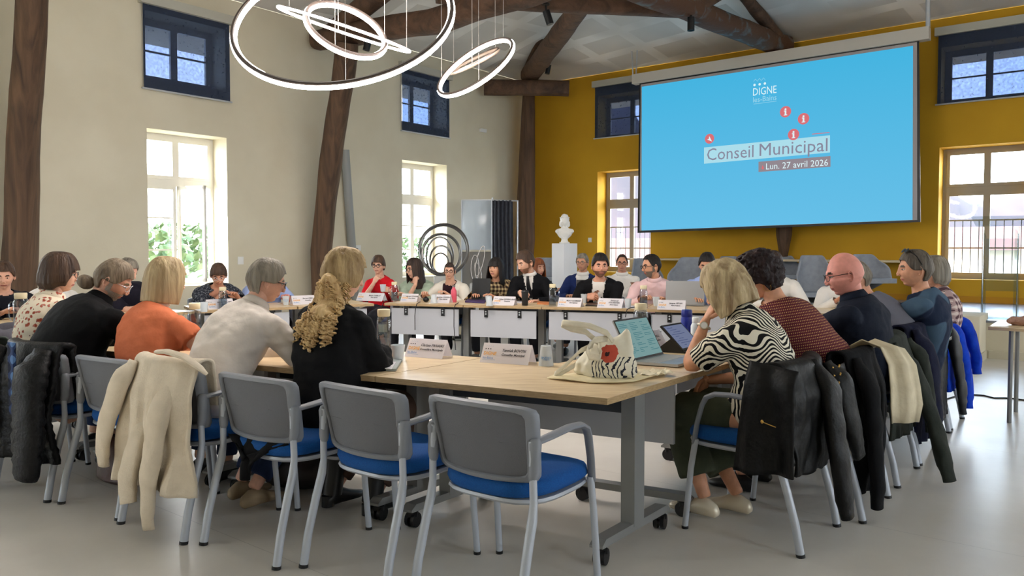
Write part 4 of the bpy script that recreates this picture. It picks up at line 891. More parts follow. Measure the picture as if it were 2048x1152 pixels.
    # ---- legs
    if legs:
        raw = MB(); raw.ell((frx * .5, -.01, .55), (.180 * build, .15, .125), 20, 12)
        fl = .03 if legs == 'wide' else 0
        for s in (-1, 1): legtube(raw, s, .018 if legs != 'wide' else .028, 1.92 if legs != 'wide' else 1.85, fl)
        remesh(raw, .0125 if near else .018, 3, .004).build('trousers', pants or mat('dark_trousers', (34, 36, 44), .9), e, 0)
        for s in (-1, 1):
            Fp = hk[s][2]; k = MB(); sh = shoe or m_black; up = V((0, 0, 1)); q = Fp.z - .09
            k.ring([[V((Fp.x + s * y * .12 * 0 + w * cos(a), Fp.y + y, max(.004 + q, h0 + q + h * sin(a)))) for a in (2 * pi * i / 16 for i in range(16))] for y, w, h0, h in ((-.075, .012, .03, .012), (-.06, .03, .035, .033), (-.02, .036, .045, .045), (.03, .036, .045, .045), (.09, .042, .03, .032), (.14, .042, .022, .024), (.18, .03, .018, .018), (.198, .01, .015, .009))], 0, True)
            if boot:
                k.tube([(Fp.x, Fp.y - .02, .06 + q), (Fp.x, Fp.y - .005, .15 + q), (Fp.x, Fp.y + .01, .24 + q)], [.052, .054, .058], 16); k.ring([[V((Fp.x + .030 * cos(a), Fp.y - .045 + .035 * sin(a), z_)) for a in (2 * pi * i / 14 for i in range(14))] for z_ in (.003 + q, .06 + q)], 0, True)
            k.build('boot' if boot else 'shoe', sh, e, 60)
    # ---- hair and extras
    if hair is not None:
        h = dict(hair); ex = h.pop('extra', None); hm = hairmesh(Mh, **h)
        if ex: ex(hm, Mh)
        hm.build('hair', hairm, e, 0)
    if beard:
        src = MB(); add_head(src, Matrix.Scale(1.025, 4), fat, nose, 1); k = MB(); n = {}
        for f in src.f[:52 * 72]:
            c = sum((V(src.v[i]) for i in f), V()) / len(f)
            if not (abs(c.z + .068) < .009 and abs(c.x) < .025) and ((c.z < -.048 - .10 * max(0, .05 - abs(c.x)) * (1 if abs(c.x) > .03 else 0) and c.y > .022) or (-.06 < c.z < -.005 and abs(c.x) > .058 and .002 < c.y < .028)):
                for i in f:
                    if i not in n: n[i] = len(k.v); k.v.append(tuple(Mh @ V(src.v[i])))
                k.f.append([n[i] for i in f]); k.m.append(0); k.s.append(True)
        if k.f: k.build('beard', beard, e, 0, False)
    if glasses:
        k = MB(); gm, gr = glasses if isinstance(glasses, tuple) else (glasses, .0022)
        for s in (-1, 1):
            k.tube([(s * .032 + .024 * cos(a), .106 - .010 * abs(cos(a)) * (1 if cos(a) * s > 0 else 0), -.002 + .0185 * sin(a)) for a in (2 * pi * i / 18 for i in range(18))], gr, 6, M=Mh, closed=True)
            k.tube([(s * .055, .098, .006), (s * .074, .06, .006), (s * .081, -.005, .006), (s * .079, -.02, -.008)], gr, 6, M=Mh)
        k.tube([(-.008, .108, .001), (0, .110, .003), (.008, .108, .001)], gr, 6, M=Mh); k.build('glasses', gm, e)
    PEOPLE.append((e, rz)); return e, dict(Mh=Mh, Mi=Mi, arms=arms, N=N, P=P, SB=SB)
def add_collar(g, N, tn, r, h):
    X = V((1, 0, 0)); Yv = tn.cross(X).normalized(); n = 26; rings = []
    for rr, z in ((r + .006, -.022), (r - .002, .0), (r - .004, h), (r + .001, h + .003), (r + .010, h * .55), (r + .020, -.006), (r + .016, -.010)):
        rings.append([N + X * (rr * cos(a)) + Yv * (rr * .98 * sin(a)) + tn * (z - (.016 * max(0, -sin(a)) if False else 0)) for a in (2 * pi * i / n for i in range(n))])
    g.ring(rings, 0, False)
PEOPLE = []
# ---------------- patterned cloths
def pattern(name, build_fn, rough=.85):
    if name in MATS: return MATS[name]
    m = bpy.data.materials.new(name); m.use_nodes = True; nt = m.node_tree; b = nt.nodes['Principled BSDF']; b.inputs['Roughness'].default_value = rough; b.inputs['Specular IOR Level'].default_value = .2
    t = nt.nodes.new('ShaderNodeTexCoord'); build_fn(nt, t.outputs['Object'], b); MATS[name] = m; return m
def _ramp(nt, fac, stops, const=True):
    r = nt.nodes.new('ShaderNodeValToRGB'); r.color_ramp.interpolation = 'CONSTANT' if const else 'LINEAR'
    while len(r.color_ramp.elements) < len(stops): r.color_ramp.elements.new(.5)
    for el, (p, c) in zip(r.color_ramp.elements, stops): el.position = p; el.color = lin(c)
    nt.links.new(fac, r.inputs[0]); return r.outputs[0]
def zebra(nt, co, b):
    n = nt.nodes.new('ShaderNodeTexNoise'); n.inputs['Scale'].default_value = 3.4; n.inputs['Detail'].default_value = 1.5; nt.links.new(co, n.inputs['Vector'])
    mp = nt.nodes.new('ShaderNodeMixRGB'); mp.blend_type = 'ADD'; mp.inputs[0].default_value = .55; nt.links.new(co, mp.inputs[1]); nt.links.new(n.outputs['Color'], mp.inputs[2])
    w = nt.nodes.new('ShaderNodeTexWave'); w.wave_type = 'BANDS'; w.bands_direction = 'DIAGONAL'; w.inputs['Scale'].default_value = 14.5; w.inputs['Distortion'].default_value = 2.4; w.inputs['Detail'].default_value = 2; w.inputs['Detail Scale'].default_value = 1.2
    nt.links.new(mp.outputs[0], w.inputs['Vector']); nt.links.new(_ramp(nt, w.outputs['Fac'], [(0, (14, 13, 14)), (.5, (232, 224, 204))]), b.inputs['Base Color'])
def floral(nt, co, b):
    v = nt.nodes.new('ShaderNodeTexVoronoi'); v.inputs['Scale'].default_value = 30; v.inputs['Randomness'].default_value = .9; nt.links.new(co, v.inputs['Vector'])
    n = nt.nodes.new('ShaderNodeTexNoise'); n.inputs['Scale'].default_value = 44; nt.links.new(co, n.inputs['Vector'])
    ma = nt.nodes.new('ShaderNodeMath'); ma.operation = 'MULTIPLY_ADD'; ma.inputs[1].default_value = .9; nt.links.new(n.outputs['Fac'], ma.inputs[0]); nt.links.new(v.outputs['Distance'], ma.inputs[2])
    sub = nt.nodes.new('ShaderNodeMath'); sub.operation = 'SUBTRACT'; sub.inputs[1].default_value = .30; nt.links.new(ma.outputs[0], sub.inputs[0])
    nt.links.new(_ramp(nt, sub.outputs[0], [(0, (150, 66, 40)), (.34, (196, 110, 92)), (.43, (128, 92, 84)), (.48, (232, 218, 194))]), b.inputs['Base Color'])
def dots(nt, co, b):
    mp = nt.nodes.new('ShaderNodeMapping'); mp.inputs['Scale'].default_value = (88, 88, 88); mp.inputs['Rotation'].default_value = (.2, .0, .3); nt.links.new(co, mp.inputs[0])
    s = nt.nodes.new('ShaderNodeSeparateXYZ'); nt.links.new(mp.outputs[0], s.inputs[0])
    def m(op, a, bb=None, v=None):
        k = nt.nodes.new('ShaderNodeMath'); k.operation = op; nt.links.new(a, k.inputs[0])
        if bb is not None: nt.links.new(bb, k.inputs[1])
        elif v is not None: k.inputs[1].default_value = v
        return k.outputs[0]
    sm = m('SUBTRACT', s.outputs['X'], s.outputs['Y']); a = m('SINE', m('MULTIPLY', sm, v=2.6)); c = m('SINE', m('MULTIPLY', s.outputs['Z'], v=2.6)); p = m('MULTIPLY', a, c); p = m('MULTIPLY', m('ADD', p, v=1.0), v=.5)
    nt.links.new(_ramp(nt, p, [(0, (196, 150, 96)), (.13, (84, 26, 40)), (.86, (196, 150, 96)), (.95, (90, 30, 46))]), b.inputs['Base Color'])
def plaid(c0, c1, c2, sc=40):
    def fn(nt, co, b):
        s = nt.nodes.new('ShaderNodeSeparateXYZ'); nt.links.new(co, s.inputs[0]); ad = nt.nodes.new('ShaderNodeMath'); ad.operation = 'ADD'; nt.links.new(s.outputs['X'], ad.inputs[0]); nt.links.new(s.outputs['Y'], ad.inputs[1])
        outs = []
        for src in (ad.outputs[0], s.outputs['Z']):
            k = nt.nodes.new('ShaderNodeMath'); k.operation = 'MULTIPLY'; k.inputs[1].default_value = sc * 3.14; nt.links.new(src, k.inputs[0]); q = nt.nodes.new('ShaderNodeMath'); q.operation = 'SINE'; nt.links.new(k.outputs[0], q.inputs[0]); outs.append(q.outputs[0])
        k = nt.nodes.new('ShaderNodeMath'); k.operation = 'ADD'; nt.links.new(outs[0], k.inputs[0]); nt.links.new(outs[1], k.inputs[1])
        q = nt.nodes.new('ShaderNodeMath'); q.operation = 'MULTIPLY_ADD'; q.inputs[1].default_value = .25; q.inputs[2].default_value = .5; nt.links.new(k.outputs[0], q.inputs[0])
        nt.links.new(_ramp(nt, q.outputs[0], [(0, c0), (.38, c1), (.72, c2)], True), b.inputs['Base Color'])
    return fn
c_zebra = pattern('zebra_print', zebra); c_floral = pattern('floral_print', floral); c_dots = pattern('maroon_dot_print', dots)
c_tartan = pattern('brown_tartan', plaid((52, 40, 34), (128, 106, 78), (186, 166, 126), 42)); c_plaid = pattern('mauve_plaid', plaid((84, 60, 66), (168, 142, 140), (206, 190, 184), 40))
c_black = cloth('black_knit', (15, 15, 17)); c_blackj = cloth('black_jacket_cloth', (18, 18, 21)); c_orange = cloth('orange_jersey', (216, 122, 84), (206, 113, 76)); c_whites = cloth('off_white_cotton', (226, 216, 206), (218, 208, 198))
c_red = cloth('red_knit', (214, 28, 40)); c_sage = cloth('sage_wool', (168, 184, 164), (158, 174, 154)); c_ivory = cloth('ivory_jacket', (226, 220, 208)); c_white = cloth('white_cotton', (232, 228, 222)); c_navy = cloth('dark_navy_cotton', (20, 26, 40), (24, 30, 44))
c_blue = cloth('royal_blue_suit', (30, 44, 92)); c_pink = cloth('pale_pink_cotton', (232, 196, 196)); c_lblue = cloth('light_blue_cotton', (158, 176, 222)); c_tweed = cloth('grey_tweed', (40, 44, 54), (120, 124, 132), scale=70, ramp=(.5, .62)); c_grey = cloth('grey_jersey', (104, 104, 114))
c_camo = cloth('blue_patch_jersey', (30, 40, 62), (66, 88, 108), scale=5, ramp=(.48, .52), detail=0); c_darksuit = cloth('dark_suit_cloth', (26, 28, 38)); c_olive = cloth('dark_olive_trousers', (78, 84, 68), (68, 74, 60)); c_beigep = cloth('khaki_trousers', (120, 104, 86)); c_denim = cloth('dark_denim', (36, 48, 76))
h_brown = hair_mat('brown_hair', (84, 62, 46), (52, 38, 30)); h_dark = hair_mat('dark_hair', (30, 22, 20), (18, 14, 13)); h_blond = hair_mat('ash_blond_hair', (206, 186, 146), (128, 104, 74)); h_curl = hair_mat('curly_blond_hair', (186, 160, 116), (124, 98, 64))
h_grey = hair_mat('grey_hair', (150, 142, 128), (84, 77, 68)); h_pony = hair_mat('grey_brown_hair', (140, 124, 104), (84, 70, 56)); h_red = hair_mat('red_brown_hair', (150, 86, 46), (104, 56, 32)); h_maroon = hair_mat('dark_maroon_hair', (44, 24, 24), (22, 14, 15)); h_bob = hair_mat('blond_bob_hair', (196, 174, 134), (136, 112, 80))
h_dbrown = hair_mat('dark_brown_hair', (62, 46, 38), (38, 28, 24)); m_gold = mat('gold', (214, 170, 90), .3, 1)
SHORT = dict(zf=.062, zs=-.006, zk=-.072, th=.010, amp=.0065, fa=34, fw=46, fr=13, ba=122, bw=12)
def fhip(u, off=1.02):
    d = ray(u, 560); k = d.x / d.y; o = f0 + nF * off; s = (k * o.y - o.x) / (aF.x - k * aF.y); p = o + aF * s; return (p.x, p.y)
RF = 162.5
def W_(v): return (v,)
# near row, seen from behind ---------------------------------------------------------------------------------
def curls_over_back(e, d, m):
    rd = random.Random(5); Mh = d['Mh']; P = d['P']; mb = MB()
    tie = Mh @ V((-.005, -.105, -.05))
    def back_y(z):
        t = min((abs(bez(P, q / 16).z - z), q / 16) for q in range(17))[1]; return bez(P, t).y - (.138 if t < .84 else .138 - .5 * (t - .84))
    def cpath(q): z = tie.z - .17 * q; return V((tie.x + .05 + .06 * q, (tie.y - .015) * (1 - sst(0, 1, q)) + (back_y(z) - .012) * sst(0, 1, q), z))
    base = MB()
    for i in range(7):
        q = i / 6; c = cpath(q); base.ell(c + V((.01, 0, .0)), (.045 + .045 * q, .040, .045 + .02 * q), 16, 10)
    base = remesh(base, .008, 2, .010, (40, 40, 26)); mb.v += base.v; mb.f += base.f; mb.m += base.m; mb.s += base.s
    for i in range(190):
        q = rd.uniform(0, 1) ** .8; a = rd.uniform(-1, 1); st = cpath(q) + V((.012 + a * (.05 + .075 * q), -.025 - .015 * (1 - a * a), rd.uniform(-.01, .03))); L = rd.uniform(.07, .13) + (.05 * (1 - abs(a)) if q > .6 else 0)
        r = rd.uniform(.0085, .0145); pitch = rd.uniform(.019, .027); n = max(24, int(L / pitch * 12)); ph = rd.uniform(0, 6); pts = []
        for k in range(n):
            t = k / (n - 1); z = st.z - L * t; y = min(st.y, back_y(z) - .018); w = ph + 2 * pi * L * t / pitch; rr = r * (.6 + .5 * t)
            pts.append(V((st.x + a * .02 * t + cos(w) * rr, y + sin(w) * rr, z)))
        mb.tube(pts, [.0048] * (n - 1) + [.002], 5)
    for i in range(110):
        s = rd.choice((-1, 1, 1)); p = Mh @ V((s * rd.uniform(.062, .100), rd.uniform(-.10, .01), rd.uniform(-.13, -.03))); n = 16; L = rd.uniform(.05, .11); ph = rd.uniform(0, 6)
        mb.tube([p + V((cos(ph + k * .9) * .009, sin(ph + k * .9) * .009 - k * .002, -k * L / 16)) for k in range(n)], .0034, 4)
    mb.build('hair_curls', m, e, 0)
e0, d0 = person('person with long curly blond hair in a black top, leaning on the near table', (-.87, 3.80), -37, (688, 550, 4.0), -52, 10, 0, 1.0, 'skin_fair', (228, 178, 152),
       dict(zf=.055, zs=-.06, zk=-.08, th=.024, amp=.005, fr=14, lift=.006, curly=.006), h_curl, top=c_black, topc=.028, near=True, hunch=.04, sw=.18, hands={-1: (-.16, .36, .80), 1: (-.02, .33, .80)}, poles={1: (.45, 0, -1), -1: (-.7, -.3, -.7)}, handdir={1: ((-.95, .15, -.08), (0, .2, 1), .5), -1: ((.1, .9, -.1), (0, .1, 1), .5)},
       pants=cloth('brown_tights', (84, 66, 58)), shoe=m_black, fold=.013, build=1.05, boot=True, knees={1: (.13, .42, .52), -1: (-.1, .42, .52)}, feet={1: (.10, .16, .10), -1: (-.16, .12, .10)}, frx=.02)
curls_over_back(e0, d0, hair_mat('golden_curls', (224, 192, 138), (164, 128, 82)))
person('person with short grey hair and black glasses in an off-white shirt, from behind', (-1.47, 3.99), -34, (533, 562, 4.17), -62, 14, 0, .95, 'skin_ruddy', (224, 172, 148),
       dict(SHORT, th=.016, amp=.005, fr=12, zk=-.085), h_grey, top=c_whites, near=True, hunch=.11, hands={-1: (-.0, .46, .79), 1: (.22, .42, .79)}, poles={1: (.9, -.2, -.7), -1: (-.7, -.3, -.7)}, collar=.034, glasses=(m_black, .0032), fold=.012, build=1.05, pants=c_denim, topc=.022, sw=.195,
       shoe=mat('beige_sneaker', (156, 136, 108), .8), feet={1: (.12, .05, .10), -1: (-.05, .1, .10)}, handdir=None)
person('person with a straight blond bob in an orange T-shirt, seen from behind', (-1.95, 4.24), -32, (331, 560, 4.4), -46, 8, 0, .98, 'skin_fair', (228, 178, 152),
       dict(zf=.04, zs=-.135, zk=-.135, th=.022, hang=1, fl=-.02, amp=.004, fr=22, fa=38, side_th=.1, tuck=.02), h_bob, top=c_orange, sleeve='short', near=True, hunch=.06, sw=.18, hands={-1: (-.06, .42, .79), 1: (.2, .38, .80)}, poles={1: (.8, -.2, -.7)}, fold=.007, build=1.08, pants=c_denim, topc=.016)
def bun(mb, Mh): mb.ell((0, -.122, -.082), (.044, .050, .042), 16, 10, 0, Mh); mb.tube([(0, -.085, -.055), (0, -.10, -.07)], .02, 12, 0, Mh)
person('person with a grey-brown ponytail and grey beard in a black sweater, hunched over the table', (-2.52, 4.50), -36, (226, 560, 4.62), -78, 30, 0, 1.02, 'skin_ruddy', (224, 172, 148),
       dict(SHORT, th=.012, amp=.004, fr=16, zf=.055, extra=bun), h_pony, top=c_black, near=True, hunch=.13, sw=.215, build=1.22, hands={-1: (-.02, .46, .79), 1: (.2, .46, .79)}, collar=.04, beard=mat('grey_beard', (170, 160, 150), .9, bump=.6, bscale=200), glasses=(m_silver, .0016), fold=.007, pants=c_black, topc=.022, belly=.03)
person('person with a brown bob and round glasses in a cream floral blouse', (-2.94, 4.88), -34, (119, 548, 4.95), -68, 4, 0, .98, 'skin_fair', (228, 178, 152),
       dict(zf=.03, zs=-.075, zk=-.10, th=.026, hang=1, fl=.02, amp=.003, fr=18, fa=42, tuck=.22, side_th=.15, lift=.004), h_brown, top=c_floral, near=True, hunch=.05, sw=.175, hands={-1: (-.05, .45, .79), 1: (.18, .42, .79)}, collar=.03, glasses=(m_black, .0018), fold=.007, pants=c_denim, topc=.024)
person('person in a grey top cut off by the left edge of the picture', (-3.72, 5.1), -40, (-58, 560, 5.3), -60, 10, 0, 1.0, hair=dict(SHORT), hairm=h_dark, top=c_grey, near=True, hunch=.08, hands={-1: (-.02, .46, .79), 1: (.2, .46, .79)}, fold=.006, topc=.02)
# right row --------------------------------------------------------------------------------------------------
def zhair(mb, Mh): pass
e1, d1 = person('blond person in a black and white zebra blouse, head propped on one hand', (1.17, 3.72), 49, (1452, 575, 3.80), 66, 26, 6, 1.0, 'skin_tan', (218, 160, 128),
       dict(zf=.05, zs=-.140, zk=-.115, th=.026, hang=1, fl=-.02, amp=.010, fr=12, fa=34, side_th=.2, tuck=.05, seed=3), h_blond, top=c_zebra, sleeve='half', near=True, hunch=.09, sw=.175,
       hands={-1: W_(at_y(1412, 640, 3.80)), 1: (.12, .30, .66)}, poles={-1: (-.3, .6, -1), 1: (.8, -.4, -.6)}, handdir={-1: ((.45, -.25, .85), (-.6, .5, .5), .5), 1: ((-.35, .35, -.75), (.5, .3, .6), .35)},
       legs='wide', pants=c_olive, shoe=mat('pearl_leather', (226, 214, 190), .25, .15), fold=.007, topc=.022, collar=.03, knees={-1: (-.02, .40, .52), 1: (.16, .42, .52)}, feet={-1: (-.06, .22, .10), 1: (.10, .12, .10)})
wm = d1['arms'][-1]; dd = (wm[2] - wm[1]).normalized(); k = MB(); Mw = frame(wm[2] - dd * .035, dd.orthogonal(), dd.cross(dd.orthogonal()), dd)
k.tube([(.031 * cos(a), .031 * sin(a), 0) for a in (2 * pi * i / 20 for i in range(20))], .006, 8, closed=True, M=Mw, flat=1.0); q = (d1['Mi'] @ V((0, 0, CH)) - wm[2]).normalized(); q = (q - dd * q.dot(dd)).normalized()
k.tube([wm[2] - dd * .035 + q * .028, wm[2] - dd * .035 + q * .038], .019, 18, mi=0); k.tube([wm[2] - dd * .035 + q * .038, wm[2] - dd * .035 + q * .039], .015, 18, mi=1)
k.build('wristwatch', [mat('watch_steel', (200, 192, 176), .3, .8), m_white], e1)
def ear_ring(e, d, s=-1):
    k = MB(); k.tube([(s * .078, -.008 + .020 * sin(a), -.065 + .022 * cos(a)) for a in (2 * pi * i / 20 for i in range(20))], .0014, 6, closed=True, M=d['Mh']); k.build('earring', m_gold, e)
e2, d2 = person('person with short dark curly hair and a hoop earring in a maroon dotted blouse', (1.62, 4.13), 51, (1520, 552, 4.15), 76, 22, 0, .98, 'skin_tan', (218, 160, 128),
       dict(zf=.05, zs=-.03, zk=-.09, th=.028, amp=.004, fr=14, lift=.006, curly=.03, seed=8), h_maroon, top=c_dots, near=True, hunch=.05, sw=.185, build=1.14, hands={-1: (-.1, .44, .79), 1: (.14, .44, .79)}, fold=.006, topc=.022, belly=.02)
ear_ring(e2, d2)
person('bald person with thin-framed glasses in a dark navy shirt, in profile', (2.02, 4.62), 53, (1690, 548, 4.50), 82, 12, 0, 1.06, 'skin_pink', (222, 150, 136), None, None, brow=h_dbrown, top=c_navy, near=True, hunch=.05, sw=.205, build=1.16,
       hands={-1: (-.12, .42, .80), 1: (.1, .44, .79)}, collar=.038, glasses=(m_black, .0018), fold=.008, topc=.022, fat=.25, belly=.03)
person('person in a grey-mauve top, almost hidden behind the bald person', (2.50, 5.12), 53, (1712, 556, 5.30), 80, 14, 0, .95, hair=dict(SHORT), hairm=h_grey, top=c_grey, hunch=.12, sw=.2, build=1.1, topc=.022, fold=.006)
e5, d5 = person('person with greying hair and sunglasses pushed up, in a patched blue top', (2.82, 5.42), 55, (1830, 538, 5.20), 80, 2, 0, 1.02, 'skin_tan', (218, 160, 128), dict(SHORT, th=.014, amp=.004, zk=-.08), hair_mat('grey_dark_hair', (104, 96, 86), (62, 54, 46)), top=c_camo, near=True, hunch=.07, sw=.2,
       build=1.08, hands={-1: (-.12, .44, .79), 1: (.1, .44, .79)}, fold=.006, topc=.02)
k = MB(); Mg = d5['Mh'] @ T(0, -.022, .052) @ Matrix.Rotation(radians(42), 4, 'X')
for s in (-1, 1):
    k.ell((s * .032, .108, 0), (.027, .004, .019), 14, 8, 0, Mg); k.tube([(s * .056, .10, .004), (s * .084, .05, .0), (s * .088, -.01, -.02)], .003, 6, 0, Mg)
k.tube([(-.01, .110, .003), (.01, .110, .003)], .003, 6, 0, Mg); k.build('sunglasses', m_black, e5)
person('person with a grey bob in a mauve plaid shirt, last of the right row', (3.26, 6.02), 55, (1869, 546, 5.85), 95, 0, 0, .96, hair=dict(zf=.03, zs=-.08, zk=-.095, th=.024, hang=1, fl=.0, amp=.004, fr=16, fa=42, tuck=.2), hairm=h_grey, top=c_plaid, hunch=.05, sw=.175, topc=.02, collar=.03)
# far row, facing the camera ---------------------------------------------------------------------------------
def far(label, u, crown, chin, look, pitch=0, off=.90, hoff=1.08, hu=None, **k):
    hx, hy = fhip(u, off); v = crown + (chin - crown) * .53; hs = (chin - crown) * hy / F / .247
    if 'hands' in k: k['hands'] = {q: (W_(at_y(w[1], w[2], hy + w[3])) if w[0] == 'px' else w) for q, w in k['hands'].items()}
    kk = dict(hunch=.05, voxel=.0115, near=False, poles={-1: (-.8, -.3, -.8), 1: (.8, -.3, -.8)}); kk.update(k)
    return person(label, fhip(hu or u, hoff), RF, (u, v, hy), look, pitch, 0, hs, **kk)
far('short-haired person with black glasses in a red top, holding a cup', 757, 511, 548, 170, 2, hair=dict(SHORT, th=.018, zf=.045, amp=.004, lift=.006), hairm=h_brown, top=c_red, sleeve='elbow', skin='skin_fair', skinc=(228, 178, 152), sw=.165, build=.9, glasses=(m_black, .0035),
    hands={1: ('px', 748, 566, -.14), -1: ('px', 779, 582, -.24)}, poles={1: (.5, .3, -1), -1: (-.5, .1, -1)}, handdir={1: ((-.5, -.1, .8), (.3, 1, 0), .9), -1: ((.9, .3, .25), (-.3, .8, .5), 1.1)})
far('person with long dark hair and glasses wrapped in a sage green shawl, chin on hand', 829, 516, 557, 128, 5, hair=dict(zf=.055, zs=-.24, zk=-.24, th=.018, hang=1, fl=.12, amp=.005, fr=14, fa=42), hairm=h_dbrown, top=c_sage, topc=.035, skin='skin_fair', skinc=(228, 178, 152), sw=.175, sleeve='three',
    hands={1: ('px', 831, 569, -.16), -1: (-.10, .46, .79)}, poles={1: (.0, .6, -1), -1: (-.8, -.3, -.8)}, handdir={1: ((.1, -.15, .95), (.3, .9, 0), 1.3)}, glasses=(m_black, .0025), fold=.012)
far('person with dark hair pulled back and glasses in an ivory open jacket', 899, 524, 558, 178, 2, off=.8, hair=dict(zf=.06, zs=-.03, zk=-.07, th=.008, amp=.001, fa=50), hairm=h_dbrown, top=c_ivory, inner=cloth('dark_camisole', (46, 26, 34)), opening=(.3, .035, .05), skin='skin_fair', skinc=(228, 178, 152), sw=.18, glasses=(h_dbrown, .003), top_name='jacket', inner_name='camisole',
    hands={1: (.16, .42, .79), -1: (-.18, .42, .79)})
far('person with long dark hair and a fringe in a brown tartan blouse', 992, 516, 557, 152, -8, hair=dict(zf=.018, zs=-.19, zk=-.2, th=.020, hang=1, fl=.16, amp=.003, fr=16, fa=50, lift=.004, fy=.004), hairm=h_dark, top=c_tartan, topc=.03, skin='skin_tan', skinc=(218, 160, 128), sw=.19, build=1.1, fold=.012, collar=.02)
e7, d7 = far('person with a trimmed beard in black suit and tie, looking down', 1051, 499, 546, 128, 20, hu=1068, hair=dict(SHORT, amp=.003, th=.012), hairm=h_brown, top=c_blackj, inner=c_white, opening=(.28, .012, .055), collar=True, skin='skin_fair', skinc=(228, 178, 152), sw=.19,
    beard=mat('brown_stubble', (150, 108, 84), .9), top_name='suit_jacket', hands={1: ('px', 1040, 585, -.28), -1: ('px', 1074, 602, -.3)}, handdir={1: ((-.5, .4, -.3), (.3, .6, .6), 1.1)})
k = MB(); P_ = d7['P']; a, b = bez(P_, .97) + V((0, .085, -.01)), bez(P_, .45) + V((0, .135, 0))
k.ring([[bez(P_, t) + V((sx_ * w, y, 0)) for sx_, y in ((-1, dy), (1, dy), (1, dy - .01), (-1, dy - .01))] for t, w, dy in ((.95, .016, .092), (.90, .014, .112), (.75, .022, .136), (.55, .03, .140), (.40, .034, .138))], 0, True, False); k.build('tie', mat('black_tie', (14, 14, 18), .6), e7)
person('person with red-brown hair, mostly hidden behind the suited one', (at_y(1078, 560, 10.6).x, 10.6), 200, (1076, 536, 10.4), 215, 0, 0, 1.0, hair=dict(zf=.05, zs=-.14, zk=-.18, th=.018, hang=1, fl=.15, amp=.004, fa=40), hairm=h_red, top=c_darksuit, hunch=.03, sw=.17)
person('grey-haired person with glasses in a royal blue jacket, in the second row', (at_y(1160, 560, 10.1).x, 10.1), 165, (1165, 525, 10.0), 155, 2, 0, .96, 'skin_tan', (218, 160, 128), hair=dict(SHORT), hairm=h_grey, top=c_blue, inner=c_white, opening=(.2, .03, .06), collar=True, glasses=(m_black, .0022), hunch=.03, top_name='jacket',
       hands={1: (.1, .3, .74), -1: (-.16, .28, .70)}, voxel=.012)
far('person with stubble in a black blazer over a white T-shirt, hands clasped', 1200, 505, 554, 184, 4, off=.78, hair=dict(SHORT, th=.014, zf=.058, amp=.004), hairm=h_dark, top=c_blackj, inner=c_white, opening=(.12, .045, .035), skin='skin_warm', skinc=(220, 160, 132), sw=.205, build=1.1, fat=.25,
    beard=mat('dark_stubble', (128, 92, 76), .9), top_name='blazer', inner_name='t_shirt', hands={1: (.07, .40, .81), -1: (-.02, .36, .80)}, handdir={1: ((-.9, .3, 0), (.2, .8, .5), 1.0), -1: ((.9, .4, 0), (-.2, .8, .5), 1.0)})
person('person with glasses in a white shirt, arms crossed, seated in the second row', (at_y(1243, 560, 10.2).x, 10.2), 172, (1244, 526, 10.1), 172, 2, 0, .93, 'skin_warm', (220, 160, 132), hair=dict(SHORT, zf=.085, th=.008), hairm=h_dbrown, top=c_white, collar=.03, glasses=(m_black, .0026), hunch=.03,
       hands={1: (-.14, .20, .84), -1: (.14, .22, .80)}, handdir={1: ((-1, -.2, .1), (0, 1, .2), .6), -1: ((1, -.2, 0), (0, 1, .2), .6)}, voxel=.012)
far('person with glasses and a grey beard in a pale pink shirt, in profile', 1303, 507, 554, 108, 6, off=.84, hu=1314, hair=dict(SHORT, zf=.075, th=.009, fa=40), hairm=h_dark, top=c_pink, collar=.034, skin='skin_tan', skinc=(218, 160, 128), sw=.2, build=1.05, beard=mat('grey_stubble', (120, 104, 92), .9), glasses=(m_black, .0025),
    hands={1: (.12, .44, .80), -1: (-.16, .44, .79)}, fold=.009)
far('person with short black hair in a light blue shirt, looking down, behind the grey laptop', 1414, 504, 551, 158, 18, hair=dict(SHORT, th=.014), hairm=h_dark, top=c_lblue, collar=.032, skin='skin_tan', skinc=(218, 160, 128), sw=.2, hands={1: (.12, .44, .80), -1: (-.16, .44, .79)})
far('person with dark cropped hair in a white shirt, half hidden behind the dark curly hair', 1546, 500, 549, 128, 10, hair=dict(SHORT, th=.011), hairm=h_dbrown, top=c_white, collar=.03, skin='skin_tan', skinc=(218, 160, 128), sw=.2, hu=1556)
far('person in a white shirt with the face hidden behind the bald head', 1684, 521, 565, 140, 10, hair=dict(SHORT), hairm=h_grey, top=c_white, skin='skin_warm', skinc=(220, 160, 132), sw=.195, hu=1690, hands={1: (.12, .40, .82), -1: (-.16, .44, .79)})
# left side ----------------------------------------------------------------------------------------------------
person('person with brown hair in a dark suit looking down, at the left edge', (-4.62, 6.9), -128, (8, 551, 6.8), -150, 14, 0, .99, 'skin_ruddy', (224, 172, 148), dict(SHORT, th=.014), h_brown, top=c_darksuit, topc=.022, hunch=.05, sw=.2, build=1.05, hands={-1: (-.14, .42, .80), 1: (.1, .44, .80)})
person('person in a white shirt hidden behind the brown bob', (-4.35, 7.35), -130, (98, 550, 7.3), -140, 8, 0, .95, hair=dict(SHORT), hairm=h_dark, top=c_white, topc=.02, sw=.2, build=1.05, hunch=.05)
person('person with short grey-brown hair in a black polo, leaning over the left tables', (-3.72, 7.8), -132, (254, 541, 7.5), -100, 24, 0, .98, 'skin_ruddy', (224, 172, 148), dict(SHORT, th=.012), h_grey, top=cloth('black_polo_jersey', (28, 26, 38)), topc=.02, sleeve='elbow', hunch=.06, sw=.2, hands={-1: (-.02, .44, .80), 1: (.12, .46, .80)})
